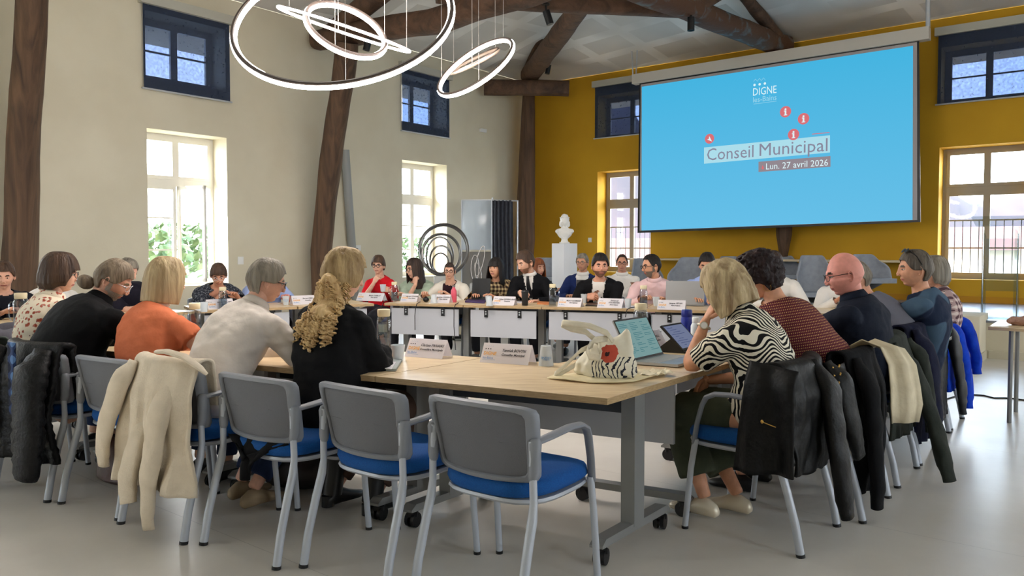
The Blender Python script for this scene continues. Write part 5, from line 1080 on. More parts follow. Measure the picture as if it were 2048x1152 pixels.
person('person with short brown hair and glasses in a dark grey tweed jacket, reading', (at_y(432, 560, 8.75).x, 8.75), -142, (437, 550, 8.4), -160, 24, 0, .98, 'skin_warm', (220, 160, 132), dict(SHORT, th=.02, zf=.045, amp=.004), h_brown, top=c_tweed, topc=.024, hunch=.07, sw=.19, build=1.1, glasses=(m_silver, .0018), hands={-1: (-.12, .40, .80), 1: (.12, .40, .80)}, fold=.008)
person('bald person in a pale blue shirt, mostly hidden behind the grey-haired head', (at_y(530, 560, 9.0).x, 9.0), -145, (533, 541, 8.8), -165, 5, 0, 1.05, 'skin_pink', (222, 150, 136), None, None, brow=h_grey, top=c_lblue, hunch=.05, sw=.2, build=1.05)

# chairs under everybody on the far and left sides, copied from the first one
def copy_tree(o, parent=None):
    c = o.copy(); COL.objects.link(c); c.parent = parent
    for ch in list(o.children): copy_tree(ch, c)
    return c
SEATED = ['person in the red top', 'person in the sage shawl', 'person in the ivory jacket', 'person in brown tartan', 'person in the black suit and tie', 'red-haired person in the second row', 'person in the royal blue jacket',
          'person in the black blazer', 'person with crossed arms', 'person in the pale pink shirt', 'person in the light blue shirt', 'person with cropped hair and white shirt', 'white-shirted person behind the bald head',
          'dark-suited person at the left edge', 'white-shirted person behind the brown bob', 'person in the black polo', 'person in the tweed jacket', 'bald person in pale blue']
for (pe, rz_), who in list(zip(PEOPLE[12:], SEATED)) + [(PEOPLE[5], 'grey-topped person cut off by the left edge')]:
    c = copy_tree(NEAR[0]); r_ = radians(rz_); c.location = (pe.location.x + sin(r_) * .0, pe.location.y, 0); c.rotation_euler = (0, 0, r_); c['label'] = 'blue-seated chair under the ' + who; c['group'] = 'meeting chairs under the people opposite'
# ================================================================== GARMENTS HUNG ON CHAIRS
def drape(chair, label, cat, m, zb=.25, wt=.25, wb=.27, front=.2, folds=7, amp=.018, off=0.0, lean=0.0, sleeves=(), seed=0, hem=None, name='jacket', quilt=0, th=.012, xs=0.0, hoff=0.0, zt=.805, extra=None, ragged=.0):
    e = empty(name, chair.location, chair.rotation_euler.z, label, cat); k = MB(); ns = 48
    path = []
    for i in range(8): t = i / 7; path.append((-.178 - .02 * t, zt - front * (1 - t), 0, -1))
    for i in range(1, 6): a = pi * i / 6; path.append((-.243 + .045 * cos(a), zt + .028 * sin(a), 0, 0))
    L = zt - zb
    for i in range(36): t = i / 35; path.append((-.292 - .05 * sst(0, .3, t) * (1 - .6 * t) - lean * t, zt - L * t, t, 1))
    vs = []; n = len(path)
    for y, z, t, side in path:
        for j in range(ns):
            s = -1 + 2 * j / (ns - 1); w = wt + (wb - wt) * t; a = amp * (.15 + t) if side == 1 else amp * .15
            f = sin(s * folds + seed) * a + noise.noise((s * 2.2 + seed, t * 2.5, seed)) * a * 1.5 + noise.noise((s * 6 + seed, t * 3, 3.1)) * a * .5
            q = quilt * abs(sin(z * pi / .045)) if quilt else 0
            zz = z + (ragged * noise.noise((s * 1.6 + seed, 0, 5)) * sst(.5, 1, t) if side == 1 else 0)
            edge = .01 * noise.noise((t * 5, seed, s)); vs.append(V((xs + s * (w + edge) + hoff * t, y - abs(f) - q * .5 - .0 - off * t, zz)) + V((0, .055 * s * s * (1 - .5 * t), 0)))
    k.add(vs, [(i * ns + j, i * ns + j + 1, (i + 1) * ns + j + 1, (i + 1) * ns + j) for i in range(n - 1) for j in range(ns - 1)])
    o = k.build('garment_body', m, e, 0, False); md = o.modifiers.new('thickness', 'SOLIDIFY'); md.thickness = th; md.offset = 1
    for q in sleeves:
        x0, z0, x1, y1, z1 = q[:5]; r0, r1 = (q[5], q[6]) if len(q) > 6 else (.075, .05); k = MB(); P = []; rr = []
        for i in range(26):
            t = i / 25; x = x0 + (x1 - x0) * t + .02 * sin(t * 5 + seed); y = -.325 + (y1 + .325) * t + .05 * (1 - sst(0, .22, t)); z = z0 + (z1 - z0) * t; P.append((x, y - .015 * sin(t * pi), z))
            qq = quilt * abs(sin(z * pi / .045)) if quilt else 0
            rr.append((r0 + (r1 - r0) * t) * (1 + .10 * noise.noise((t * 7, seed, x0 * 9))) * (.45 + .55 * sst(0, .16, t)) + qq - (.008 if t > .9 else 0))
        k.tube(P, rr, 16, flat=.55, up=(0, 1, 0)); vs2 = []
        for p in k.v: vs2.append((p[0] + .006 * noise.noise((p[0] * 20, p[1] * 20, p[2] * 11 + seed)), p[1] + .010 * noise.noise((p[0] * 16 + 4, p[1] * 20, p[2] * 9 + seed)), p[2]))
        k.v = vs2; k.build('sleeve', m, e, 0)
    if extra: extra(e)
    return e
m_swe = cloth('beige_sweatshirt', (220, 207, 186), (210, 197, 176), bump=.2, bscale=120)
def swe_extra(e):
    k = MB(); k.tube([(.03, -.30, .862), (.10, -.30, .868), (.2, -.28, .85), (.29, -.26, .80), (.31, -.24, .77)], [.02, .024, .026, .022, .012], 10, flat=.5, up=(0, 0, 1)); k.build('neckband', m_swe, e)
drape(NEAR[3], 'beige sweatshirt hanging over the chair back, its sleeves almost on the floor', 'sweatshirt', m_swe, zb=.22, wt=.245, wb=.30, folds=6, amp=.03, lean=.02, seed=1, name='sweatshirt', sleeves=[(.10, .74, .10, -.40, .06, .075, .045), (-.22, .80, -.33, -.36, .28, .07, .045), (-.06, .55, -.04, -.41, .16, .07, .06)], extra=swe_extra, hoff=.02)
m_puff = mat('black_quilted_nylon', (11, 11, 13), .55, spec=.3, bump=.3, bscale=60)
def puf_extra(e):
    k = MB(); k.ring([[V((x, y - .0, z)) for x, y in ((-.03, -.36), (.035, -.37), (.04, -.355), (-.03, -.345))] for z in (.84, .7, .55, .45)], 0, True, False); k.build('plaid_lining', pattern('navy_plaid_lining', plaid((20, 26, 46), (44, 60, 96), (84, 116, 160), 22)), e, 0)
drape(NEAR[5], 'black quilted puffer jacket with plaid lining hung over a chair at the left', 'jacket', m_puff, zb=.20, wt=.25, wb=.30, folds=4, amp=.03, seed=4, quilt=.02, th=.03, sleeves=[(-.22, .80, -.33, -.42, .08, .095, .075), (.17, .80, .21, -.42, .14, .10, .08)], extra=puf_extra, zt=.81)
drape(NEAR[6], 'grey-green jacket over the chair at the left edge', 'jacket', cloth('grey_green_canvas', (84, 92, 86), (70, 78, 72)), zb=.3, folds=5, amp=.02, seed=6, sleeves=[(.2, .76, .24, -.4, .3)], zt=.81)
# dark cloth slipping under the backrest of the curly-haired person's chair
k = MB(); vs = []
for i in range(14):
    for j in range(20):
        s = -1 + 2 * j / 19; t = i / 13; w = .20 * (1 - .55 * t * abs(s) - .45 * t); vs.append((-.02 + s * w, -.20 - .07 * t + .01 * sin(s * 9), .488 - .12 * t * (1 - .5 * s * s) - (.05 if i == 13 and abs(s) < .3 else 0)))
k.add(vs, [(i * 20 + j, i * 20 + j + 1, (i + 1) * 20 + j + 1, (i + 1) * 20 + j) for i in range(13) for j in range(19)]); o = k.build('black_coat', c_black, None, 0, False); o.location = NEAR[2].location; o.rotation_euler = NEAR[2].rotation_euler; tag(o, 'black coat tail spilling over the blue seat below the backrest', 'coat')
md = o.modifiers.new('thickness', 'SOLIDIFY'); md.thickness = .008
m_leather = mat('black_leather', (15, 15, 15), .5, spec=.25, bump=.4, bscale=18)
def lea_extra(e):
    k = MB()
    for i in range(3):
        for j in range(4): k.ell((.05 + i * .045 + (j % 2) * .02, -.372 + .012 * abs(i - 1) - .0, .80 - j * .04), .0045, 8, 5)
    k.build('stud', m_gold, e)
    k = MB(); vs = []
    for i in range(22):
        t = i / 21; z = .815 - .46 * t
        for j in range(18): q = j / 17; vs.append((-.262 - .035 * sst(0, .15, t) - .02 * sin(q * 9 + t * 2) * (.3 + t) + .012 * noise.noise((q * 4, t * 4, 1)), -.315 + (.22 + .07 * t) * q, z + .03 * (1 - sst(0, .2, t)) * q - .02 * q * t))
    k.add(vs, [(i * 18 + j, i * 18 + j + 1, (i + 1) * 18 + j + 1, (i + 1) * 18 + j) for i in range(21) for j in range(17)]); o = k.build('front_panel', m_leather, e, 0, False); md = o.modifiers.new('thickness', 'SOLIDIFY'); md.thickness = .010
    k = MB(); k.tube([(-.318, -.18, .585), (-.322, -.24, .572)], .0022, 6); k.ell((-.320, -.178, .587), (.004, .007, .009), 8, 6); k.build('pocket_zip', m_gold, e)
drape(RIGHT[0], 'black leather biker jacket with studs hanging from the zebra-blouse chair', 'jacket', m_leather, zb=.34, wt=.255, wb=.27, folds=4, amp=.022, seed=2, zt=.815, sleeves=[(.02, .83, -.02, -.45, .14, .085, .06), (.20, .80, .24, -.42, .36, .08, .06)], extra=lea_extra, ragged=.05)
drape(RIGHT[1], 'long black coat hanging from the chair of the person in maroon', 'coat', cloth('black_wool', (12, 12, 15)), zb=.12, wt=.25, wb=.24, folds=6, amp=.025, seed=3, name='black_coat', zt=.81, sleeves=[(-.19, .80, -.21, -.38, .07, .08, .055)])
# cream scarf over the coat
def strip(name, pts, w, m, label, cat, M, wob=.01, seed=0, th=.006, nn=10, parent=None):
    k = MB(); n = len(pts); vs = []
    for i, p in enumerate(pts):
        p = V(p); tn = (V(pts[min(i + 1, n - 1)]) - V(pts[max(0, i - 1)])).normalized(); s_ = V(w[i][1:]) if hasattr(w[i], '__len__') else V((1, 0, 0)); ww = w[i][0] if hasattr(w[i], '__len__') else w[i]
        nr = tn.cross(s_).normalized()
        for j in range(nn): s = -1 + 2 * j / (nn - 1); vs.append(M @ (p + s_ * (s * ww) + nr * (wob * sin(s * 5 + seed + i * .2) + wob * noise.noise((s * 3, i * .3, seed)))))
    k.add(vs, [(i * nn + j, i * nn + j + 1, (i + 1) * nn + j + 1, (i + 1) * nn + j) for i in range(n - 1) for j in range(nn - 1)]); o = k.build(name, m, parent, 0, False)
    md = o.modifiers.new('thickness', 'SOLIDIFY'); md.thickness = th
    return tag(o, label, cat) if label else o
m_scarf = cloth('cream_scarf_cloth', (220, 208, 180), (208, 196, 168))
Mc = T(RIGHT[1].location) @ rotz(RIGHT[1].rotation_euler.z)
strip('scarf', [(.10, -.20, .70), (.10, -.21, .82), (.10, -.28, .855), (.09, -.37, .83), (.08, -.42, .75), (.07, -.44, .64), (.06, -.45, .55), (.05, -.445, .46)], [(w_, .75, -.66, 0) for w_ in (.06, .06, .07, .075, .085, .09, .095, .08)], m_scarf, 'cream scarf laid over the black coat on the second chair of the right row', 'scarf', Mc, .012)
Mc = T(RIGHT[0].location) @ rotz(RIGHT[0].rotation_euler.z)
drape(RIGHT[2], 'long grey-green coat behind the bald person, one sleeve touching the floor', 'coat', cloth('grey_green_wool', (46, 50, 44), (38, 42, 37)), zb=.26, wt=.25, wb=.26, folds=5, amp=.022, seed=5, name='green_coat', zt=.82, sleeves=[(-.15, .80, -.10, -.56, .05, .085, .065), (.2, .8, .22, -.40, .24)])
drape(RIGHT[3], 'dark navy jacket with a soft collar on the fourth chair of the right row', 'jacket', cloth('navy_fleece', (22, 26, 50), (18, 20, 38)), zb=.12, wt=.25, wb=.25, folds=6, amp=.022, seed=7, zt=.84, sleeves=[(-.2, .84, -.2, -.42, .12, .085, .06)])
def gt_extra(e):
    M_ = frame((.235, -.335, .80), (-1, .0, 0), (0, 0, 1), (0, 1, 0)) if False else frame((-.14, -.372, .76), (1, 0, 0), (0, 0, 1), (0, -1, 0))
    k = MB(); text_mesh('stihl', .085, M_, k, 0, bold=0); k.build('green_lettering', mat('lime_print', (110, 220, 90), .6), e, 0)
    k = MB(); text_mesh('FUNK', .036, M_ @ T(.06, -.05, 0), k, 0); k.build('white_lettering', m_white, e, 0)
drape(RIGHT[4], 'black padded jacket with green lettering on its back', 'jacket', mat('black_padded_nylon', (26, 28, 34), .5), zb=.14, wt=.24, wb=.25, folds=5, amp=.016, seed=9, quilt=.008, zt=.85, sleeves=[(.2, .84, .2, -.42, .16)], extra=gt_extra)
drape(RIGHT[5], 'bright royal blue jacket over the farthest chair of the right row', 'jacket', cloth('royal_blue_jacket', (16, 66, 196), (10, 52, 170)), zb=.28, wt=.26, wb=.25, folds=4, amp=.02, seed=11, zt=.85, sleeves=[(-.16, .82, -.14, -.42, .16, .09, .075), (.22, .82, .30, -.42, .36, .09, .06)])
# ================================================================== THINGS ON THE TABLES
m_lid = mat('cream_lid', (226, 212, 176), .5); TZ = .741
def place_empty(name, P, rz, label, cat, group=None): return empty(name, P, rz, label, cat, group)
def carafe(u, v, label, rz=0, s=1.0, fill=.55, handle=1, z=TZ):
    P = at_z(u, v, z); e = empty('water_carafe', P, rz, label, 'carafe', 'water carafes on the tables'); w = .036 * s; h = .185 * s
    def sqr(r, z, p=5): return [V((r * math.copysign(abs(cos(a)) ** (2 / p), cos(a)), r * math.copysign(abs(sin(a)) ** (2 / p), sin(a)), z)) for a in (2 * pi * i / 20 for i in range(20))]
    k = MB(); k.ring([sqr(w * .95, 0), sqr(w, .006), sqr(w, h * .86), sqr(w * .86, h * .97), sqr(w * .8, h)], 0, True); k.build('glass_body', m_bottle, e, 60)
    k = MB(); k.ring([sqr(w * .88, .012), sqr(w * .9, .02), sqr(w * .9, h * fill), sqr(w * .88, h * fill + .001)], 0, True); k.build('water', m_water, e, 60)
    k = MB(); k.ring([sqr(w * .8, h, 3), sqr(w * .86, h + .004, 3), sqr(w * .9, h + .03 * s, 3), sqr(w * .84, h + .036 * s, 3)], 0, True); k.build('lid', m_lid, e, 60)
    if handle:
        k = MB(); k.tube([(w * .9 * handle, 0, h * .9), (w * 1.5 * handle, 0, h * .9), (w * 1.8 * handle, 0, h * .8), (w * 1.8 * handle, 0, h * .45), (w * 1.5 * handle, 0, h * .3), (w * .95 * handle, 0, h * .28)], .005, 8); k.build('handle', m_bottle, e)
    return e
carafe(768, 706, 'tall water carafe half hidden by the arm of the curly-haired person', rz=.2, s=1.15, handle=0)
carafe(390, 681, 'water carafe between the orange T-shirt and the off-white shirt', rz=.3, s=1.12, handle=-1)
carafe(43, 660, 'water carafe with a side handle at the left edge of the picture', rz=.2, s=1.25, handle=-1, fill=.4)
carafe(207, 640, 'carafe glimpsed beyond the ponytailed person', s=.9)
carafe(446, 618, 'water carafe in front of the tweed jacket', s=1.0, handle=0)
carafe(789, 602, 'water carafe between the red top and the sage shawl', s=1.0, handle=-1)
carafe(1105, 612, 'water carafe right of the black travel cup', s=1.05, handle=1, fill=.6)
carafe(1287, 616.5, 'water carafe in front of the pale pink shirt', s=1.05, handle=0, fill=.55)
carafe(1281, 686, 'water jug with a clear handle behind the open laptop', rz=.2, s=1.15, handle=1)
m_logo_b = mat('logo_blue', (62, 140, 206), .6); m_logo_o = mat('logo_orange', (238, 176, 84), .6); m_ink = mat('dark_ink', (44, 42, 50), .6); m_logo_l = mat('logo_light_blue', (120, 160, 214), .6)
def cup(u, v, label, inv=False, h=.095, z=TZ, s=1.0, print_=False, m=None, P=None):
    P = at_z(u, v, z) if P is None else P; e = empty('plastic_cup', P, 0, label, 'cup', 'translucent cups on the tables'); k = MB(); r0, r1 = (.026 * s, .037 * s)
    prof = [(r0, 0), (r0 + .001, .004), (r1, h), (r1 - .003, h), (r0 - .002, .006)] if not inv else [(r1, 0), (r1, .003), (r0, h - .002), (r0 * .8, h), (r0 * .7, h - .003), (r0 - .003, h - .006), (r1 - .003, 0)]
    k.lathe(prof, n=28); k.build('cup_wall', m or m_frost, e, 60)
    if print_:
        k = MB(); a = atan2(-P.y, -P.x)
        for i, (t, zz, sz) in enumerate((('DIGNE', .05, .017), ('les-Bains', .037, .010))):
            t2 = MB(); text_mesh(t, sz, Matrix.Identity(4), t2, 0, align='CENTER'); rr = .0345 * s
            for q in t2.v: pass
            M = frame((cos(a) * rr, sin(a) * rr, zz), (-sin(a), cos(a), 0), (0, 0, 1), (cos(a), sin(a), 0))
            if inv: M = M @ Matrix.Rotation(pi, 4, 'Z')
            k.add([M @ V(q) for q in t2.v], t2.f, 0, False)
        k.build('printed_logo', m_logo_b, e, 0)
    return e
m_frost = bpy.data.materials.new('frosted_cup'); m_frost.use_nodes = True; nt = m_frost.node_tree; b_ = nt.nodes['Principled BSDF']; b_.inputs['Base Color'].default_value = lin((224, 230, 234)); b_.inputs['Roughness'].default_value = .4; b_.inputs['Alpha'].default_value = .62
cup(796, 721, 'cup half full of water beside the notebook on the near table', h=.085, s=1.05)
cup(1092, 731, 'upside-down cup with blue print beside the near name card', inv=True, h=.105, s=1.05, print_=True)
cup(408, 624, 'cup at the corner of the left tables near the orange T-shirt', s=1.1)
cup(572, 610, 'cup with blue print beside a card beyond the grey-haired head', print_=True)
cup(1168, 606, 'cup standing behind the name card before the royal blue jacket', h=.1); cup(1147, 609, 'low cup next to a taller one behind a name card', h=.07)
cup(868, 606, 'pale cup leaning on the card before the ivory jacket', inv=True); cup(1005 - 28, 606, 'pale blue cup left of the tartan blouse', h=.08) ; cup(979, 611.5, 'white cup left of the card before the tartan blouse', inv=True)
cup(1256, 616, 'cup at the elbow of the black blazer'); cup(1312, 612, 'cup right of the carafe before the pink shirt'); cup(1311, 690, 'white cup behind the slanted card near the tablet', h=.09)
rp = fhip(765, .62); cup(0, 0, 'cup held up by the person in red', h=.085, P=at_y(766, 583, rp[1]))
# name cards
m_cardf = m_paper
def card(uL, vL, uR, vR, lines, label, hgt=.098, sc=1.0, logo=True, P=None, dep=.115):
    L_, R_ = (at_z(uL, vL, TZ), at_z(uR, vR, TZ)) if P is None else P; X = (R_ - L_); w = X.length; X.normalize(); D = ZZ.cross(X)
    e = empty('name_card', (L_ + R_) / 2 + D * dep / 2, 0, label, 'name card', 'white folded name cards'); O = e.location.copy()
    rg = [L_ + D * dep / 2 + ZZ * hgt, R_ + D * dep / 2 + ZZ * hgt]; k = MB(); t = .0015
    for a, b_ in (((L_, R_), (rg[0], rg[1])), ((L_ + D * dep, R_ + D * dep), (rg[0], rg[1]))):
        k.add([a[0] - O, a[1] - O, b_[1] - O, b_[0] - O], [(0, 1, 2, 3)], 0, False)
    o = k.build('card', m_cardf, e, 0, False); md = o.modifiers.new('thickness', 'SOLIDIFY'); md.thickness = .0012
    Y = (rg[0] - L_).normalized(); Nn = X.cross(Y); H = (rg[0] - L_).length; M = frame(L_ - O + Nn * .0022, X, Y, Nn)
    if logo:
        k = MB(); x0 = .012
        text_mesh('DIGNE', .026, M @ T(x0, H * .40, 0), k, 0, squeeze=.95, bold=.0006); text_mesh('les-Bains', .0185, M @ T(x0, H * .20, 0), k, 1, squeeze=.95)
        for i in range(3): k.add([M @ V((x0 + .008 + i * .014 + .0035 * cos(a), H * .70 + .0035 * sin(a), 0)) for a in (2 * pi * q / 12 for q in range(12))], [tuple(range(12))], 2, False)
        k.add([M @ V(p) for p in ((x0, H * .15, 0), (x0 + .075, H * .15, 0), (x0 + .075, H * .158, 0), (x0, H * .158, 0))], [(0, 1, 2, 3)], 1, False)
        for i in range(4): k.add([M @ V(p) for p in ((x0 + .006 + i * .012, H * .80, 0), (x0 + .012 + i * .012, H * .86, 0), (x0 + .012 + i * .012, H * .845, 0))], [(0, 1, 2)], 3, False)
        k.build('town_logo', [m_logo_o, m_logo_b, m_ink, m_logo_l], e, 0)
    k = MB(); yy = H * (.60 if len(lines) == 2 else .70)
    for i, t in enumerate(lines):
        text_mesh(t, .0215 if i == 0 or len(lines) == 3 and i == 1 else .0175, M @ T(w * .655, yy - i * H * .21, 0), k, 0, align='CENTER', shear=.25, squeeze=.92, bold=.0005)
    k.build('lettering', m_ink, e, 0); return e
card(808.7, 712.8, 884, 718.3, ['Clarisse PANAIAS', 'Conseillère Municipale'], 'white name card with blue and orange logo, left of the two on the near table')
card(959.2, 724.4, 1056, 730.8, ['Yannick BOVYN', 'Conseiller Municipal'], 'white name card with blue and orange logo beside the upside-down cup')
card(712, 601, 763.7, 602.7, ['Martine THIEBLOT', '7ème Adjointe'], 'name card in front of the person in red', hgt=.09)
card(800, 603.5, 833, 604.3, ['Bernard TEYSSIER', '5ème Adjoint'], 'name card in front of the sage shawl', hgt=.09)
card(860, 605.4, 898, 606.3, ['Sandrine COSSERAT', '3ème Adjointe'], 'name card in front of the ivory jacket', hgt=.09)
card(984, 610, 1027.5, 611.2, ['Céline OGGERO-BAKRI', 'Directrice'], 'name card in front of the tartan blouse', hgt=.092)
card(1114.5, 613, 1161, 614.5, ['Marie AUDEMARD', '1ère Adjointe'], 'name card right of the carafe, before the person in the royal blue jacket', hgt=.092)
card(1193.8, 615, 1243.5, 616.8, ['Emmanuel', 'GOLFIERABEL', '2ème Adjoint'], 'name card in front of the black blazer, with three lines of text', hgt=.094)
card(1314, 619, 1369.5, 620.6, ['Jacques VEYAN', '4ème Adjoint'], 'name card in front of the grey laptop', hgt=.094)
card(417, 619, 470, 616, ['Nadine VOLLAIRE', 'Conseillère'], 'name card in front of the tweed jacket', hgt=.095)
card(586, 610, 634, 608, ['Bernard PIERI', 'Conseiller'], 'name card partly hidden behind the curly hair', hgt=.095)
card(1316, 697, 1336, 691.8, ['TAGNEUL', 'Conseillère'], 'slanted name card behind the tablet stand', logo=False, hgt=.10, P=(at_z(1297, 702.5, TZ), at_z(1336, 691.8, TZ)))
# laptops, tablet, phones
m_alu = mat('laptop_aluminium', (186, 190, 196), .35, .6); m_keys = mat('keyboard_keys', (206, 208, 210), .5); m_scrA = emis('laptop_screen', (138, 176, 176), .72); m_scrB = emis('tablet_screen', (128, 138, 170), .72); m_line = emis('screen_text', (84, 140, 148), .7); m_line2 = emis('screen_text_dark', (70, 82, 130), .7)
def laptop(P, hd, kd, wid, dep, ang, label, screen, lined, hs=.235, back=None):
    """P: hinge corner, hd along the hinge, kd towards the keyboard"""
    hd = V(hd).normalized(); kd = V(kd).normalized(); e = empty('laptop', P, 0, label, 'laptop'); p = lambda a, b, z: hd * a + kd * b + ZZ * z
    k = MB(); k.prism([p(0, 0, .003), p(wid, 0, .003), p(wid, dep, .003), p(0, dep, .003)], ZZ * .014); k.build('keyboard_base', back or m_alu, e, 0)
    k = MB()
    for r in range(6):
        for c in range(14): a0 = .02 + c * (wid - .04) / 14; k.prism([p(a0, .03 + r * .019, .017), p(a0 + (wid - .04) / 14 * .86, .03 + r * .019, .017), p(a0 + (wid - .04) / 14 * .86, .03 + r * .019 + .016, .017), p(a0, .03 + r * .019 + .016, .017)], ZZ * .0015)
    k.build('keys', m_keys, e, 0)
    k = MB(); k.prism([p(wid * .32, dep * .64, .0172), p(wid * .68, dep * .64, .0172), p(wid * .68, dep * .95, .0172), p(wid * .32, dep * .95, .0172)], ZZ * .0008); k.build('touchpad', m_alu, e, 0)
    u_ = ZZ * sin(ang) - kd * cos(ang) * 1.0; n_ = (kd * sin(ang) + ZZ * cos(ang)); q = lambda a, h, o: hd * a + u_ * h + n_ * o + ZZ * .014
    k = MB(); k.prism([q(0, 0, 0), q(wid, 0, 0), q(wid, hs, 0), q(0, hs, 0)], n_ * -.007); k.prism([q(0, 0, .001), q(wid, 0, .001), q(wid, hs, .001), q(0, hs, .001)], n_ * .001, 1); k.build('screen_lid', [back or m_alu, m_black], e, 0)
    k = MB(); k.add([q(.008, .014, .0028), q(wid - .008, .014, .0028), q(wid - .008, hs - .01, .0028), q(.008, hs - .01, .0028)], [(0, 1, 2, 3)], 0, False)
    rd = random.Random(3)
    for i in range(18):
        h = hs - .03 - i * (hs - .06) / 18
        for c in range(3):
            if rd.random() < .75: a0 = .02 + c * wid * .32; L = wid * rd.uniform(.08, .27); k.add([q(a0, h, .0033), q(a0 + L, h, .0033), q(a0 + L, h + .0035, .0033), q(a0, h + .0035, .0033)], [(0, 1, 2, 3)], 1, False)
    k.build('display', [screen, lined], e, 0); return e
PH = at_z(1263, 729, TZ)
laptop(PH, bN, -aN, .36, .245, radians(112) - pi / 2 + radians(42), 'open silver laptop with a pale teal screen, on the near table beside the tote bag', m_scrA, m_line, hs=.235)
PT = at_z(1366, 707, TZ); e = empty('tablet', PT, 0, 'tablet with a lilac screen propped in a black folding case', 'tablet'); hd = bN; kd = -aN
u_ = (ZZ * .72 - kd * .69).normalized(); n_ = u_.cross(hd) * -1
if n_.dot(kd) < 0: n_ = -n_
k = MB(); q = lambda a, h, o: hd * a + u_ * h + n_ * o + ZZ * .018
k.prism([q(0, 0, 0), q(.26, 0, 0), q(.26, .19, 0), q(0, .19, 0)], n_ * -.012); k.build('tablet_body', m_black, e, 0)
k = MB(); k.add([q(.012, .012, .001), q(.248, .012, .001), q(.248, .178, .001), q(.012, .178, .001)], [(0, 1, 2, 3)], 0, False)
for i in range(9): k.add([q(.03 + .02 * (i % 3), .16 - i * .016, .0015), q(.10 + .03 * (i % 4), .16 - i * .016, .0015), q(.10 + .03 * (i % 4), .163 - i * .016, .0015), q(.03 + .02 * (i % 3), .163 - i * .016, .0015)], [(0, 1, 2, 3)], 1, False)
k.build('display', [m_scrB, m_line2], e, 0)
k = MB(); k.prism([hd * 0 + kd * .02, hd * .26 + kd * .02, hd * .26 - kd * .17, -kd * .17], ZZ * .012); k.prism([-kd * .075 + ZZ * .08, -kd * .16 + ZZ * .012, -kd * .0 + ZZ * .012], hd * .25); k.build('folding_case', m_black, e, 0)
lh = at_z(1325, 603, TZ); lh = at_z(1331, 611, TZ)
laptop(lh, aF, nF, .40, .25, radians(100), 'grey laptop seen from the back in front of the light blue shirt', m_scrA, m_line, hs=.25, back=mat('laptop_grey', (150, 150, 150), .4, .4))
lh = at_z(921, 606, TZ) + nF * .35; laptop(lh, aF, nF, .22, .2, radians(100), 'dark laptop standing left of the tartan blouse', m_scrA, m_line, hs=.25, back=m_black)
lp = at_y(1152, 597, 9.6); e = laptop(lp, aF, nF, .24, .18, radians(98), 'black laptop on the lap of the person in the royal blue jacket', m_scrA, m_line, hs=.22, back=m_black)
# drinking bottles
def bottle(u, v, prof, m, mc, label, cat='bottle', capn=3, name='water_bottle'):
    P = at_z(u, v, TZ); e = empty(name, P, 0, label, cat); k = MB(); k.lathe(prof[:-capn + 1] if capn > 1 else prof, n=28); k.build('bottle_body', m, e, 50); k = MB(); k.lathe(prof[-capn:], n=24); k.build('cap', mc, e, 50); return e
bottle(1373, 689, [(.03, 0), (.036, .005), (.037, .05), (.037, .16), (.033, .175), (.034, .18), (.034, .212), (.03, .22), (.01, .222)], mat('glossy_blue_bottle', (28, 44, 150), .3, rgb2=(20, 34, 128), scale=30), mat('blue_cap', (24, 36, 128), .35), 'dark blue drinking bottle standing behind the tablet', capn=5)
e = bottle(1391, 694, [(.028, 0), (.03, .005), (.03, .13), (.02, .15), (.022, .152), (.022, .18), (.018, .184)], mat('white_bottle_plastic', (222, 228, 232), .4), m_white, 'small white bottle right of the dark blue one', capn=4)
bottle(907.5, 604.5, [(.03, 0), (.033, .006), (.034, .08), (.032, .13), (.016, .16), (.015, .17), (.017, .171), (.017, .19), (.01, .194)], mat('pink_bottle', (214, 84, 104), .35), m_chrome, 'pinkish red bottle with a metal cap by the ivory jacket', capn=4)
bottle(1050, 611, [(.028, 0), (.032, .004), (.037, .13), (.038, .135), (.040, .137), (.040, .15), (.034, .162), (.02, .165)], mat('black_travel_cup', (30, 29, 31), .5), mat('black_cup_lid', (22, 22, 24), .4), 'black travel cup in front of the person with the tie', 'cup', 5, 'travel_cup')
e = empty('blue_print_bottle', at_z(487, 606, TZ) + V((0, .3, 0)), 0, 'thin pale bottle beside the bald person', 'bottle'); k = MB(); k.lathe([(.025, 0), (.03, .01), (.03, .15), (.012, .2), (.012, .22)], n=20); k.build('bottle_body', m_frost, e)
# tote bag on its cloth
cl_ = [(1094, 758), (1112, 753), (1135, 750.5), (1160, 748), (1200, 744), (1250, 741), (1300, 742), (1335, 744), (1328, 750), (1305, 757), (1268, 765), (1228, 769.5), (1180, 767), (1130, 763)]
Pc = at_z(1215, 757, TZ); k = MB(); n = len(cl_); vs = [at_z(u, v, TZ) - Pc + ZZ * (.003 + .006 * (i % 2)) for i, (u, v) in enumerate(cl_)]; vin = [V((p.x * .5, p.y * .5, .010)) for p in vs]
k.add(vs + vin + [V((0, 0, .012))], [(i, (i + 1) % n, n + (i + 1) % n, n + i) for i in range(n)] + [(n + i, n + (i + 1) % n, 2 * n) for i in range(n)])
o = k.build('cream_cloth', cloth('unbleached_cotton', (232, 218, 180), (224, 208, 168)), None, 0, False); o.location = Pc; md = o.modifiers.new('thickness', 'SOLIDIFY'); md.thickness = .004; tag(o, 'flat unbleached cotton bag spread under the printed tote bag', 'cloth')
k = MB(); rd = random.Random(2); vs = []
Pt = at_z(1308, 750, TZ + .004)
for i in range(9):
    for j in range(7): vs.append(V(((i - 4) * .022, (j - 3) * .018, .006 + .028 * max(0, noise.noise((i * .9, j * .9, 2))) + .01 * rd.random())))
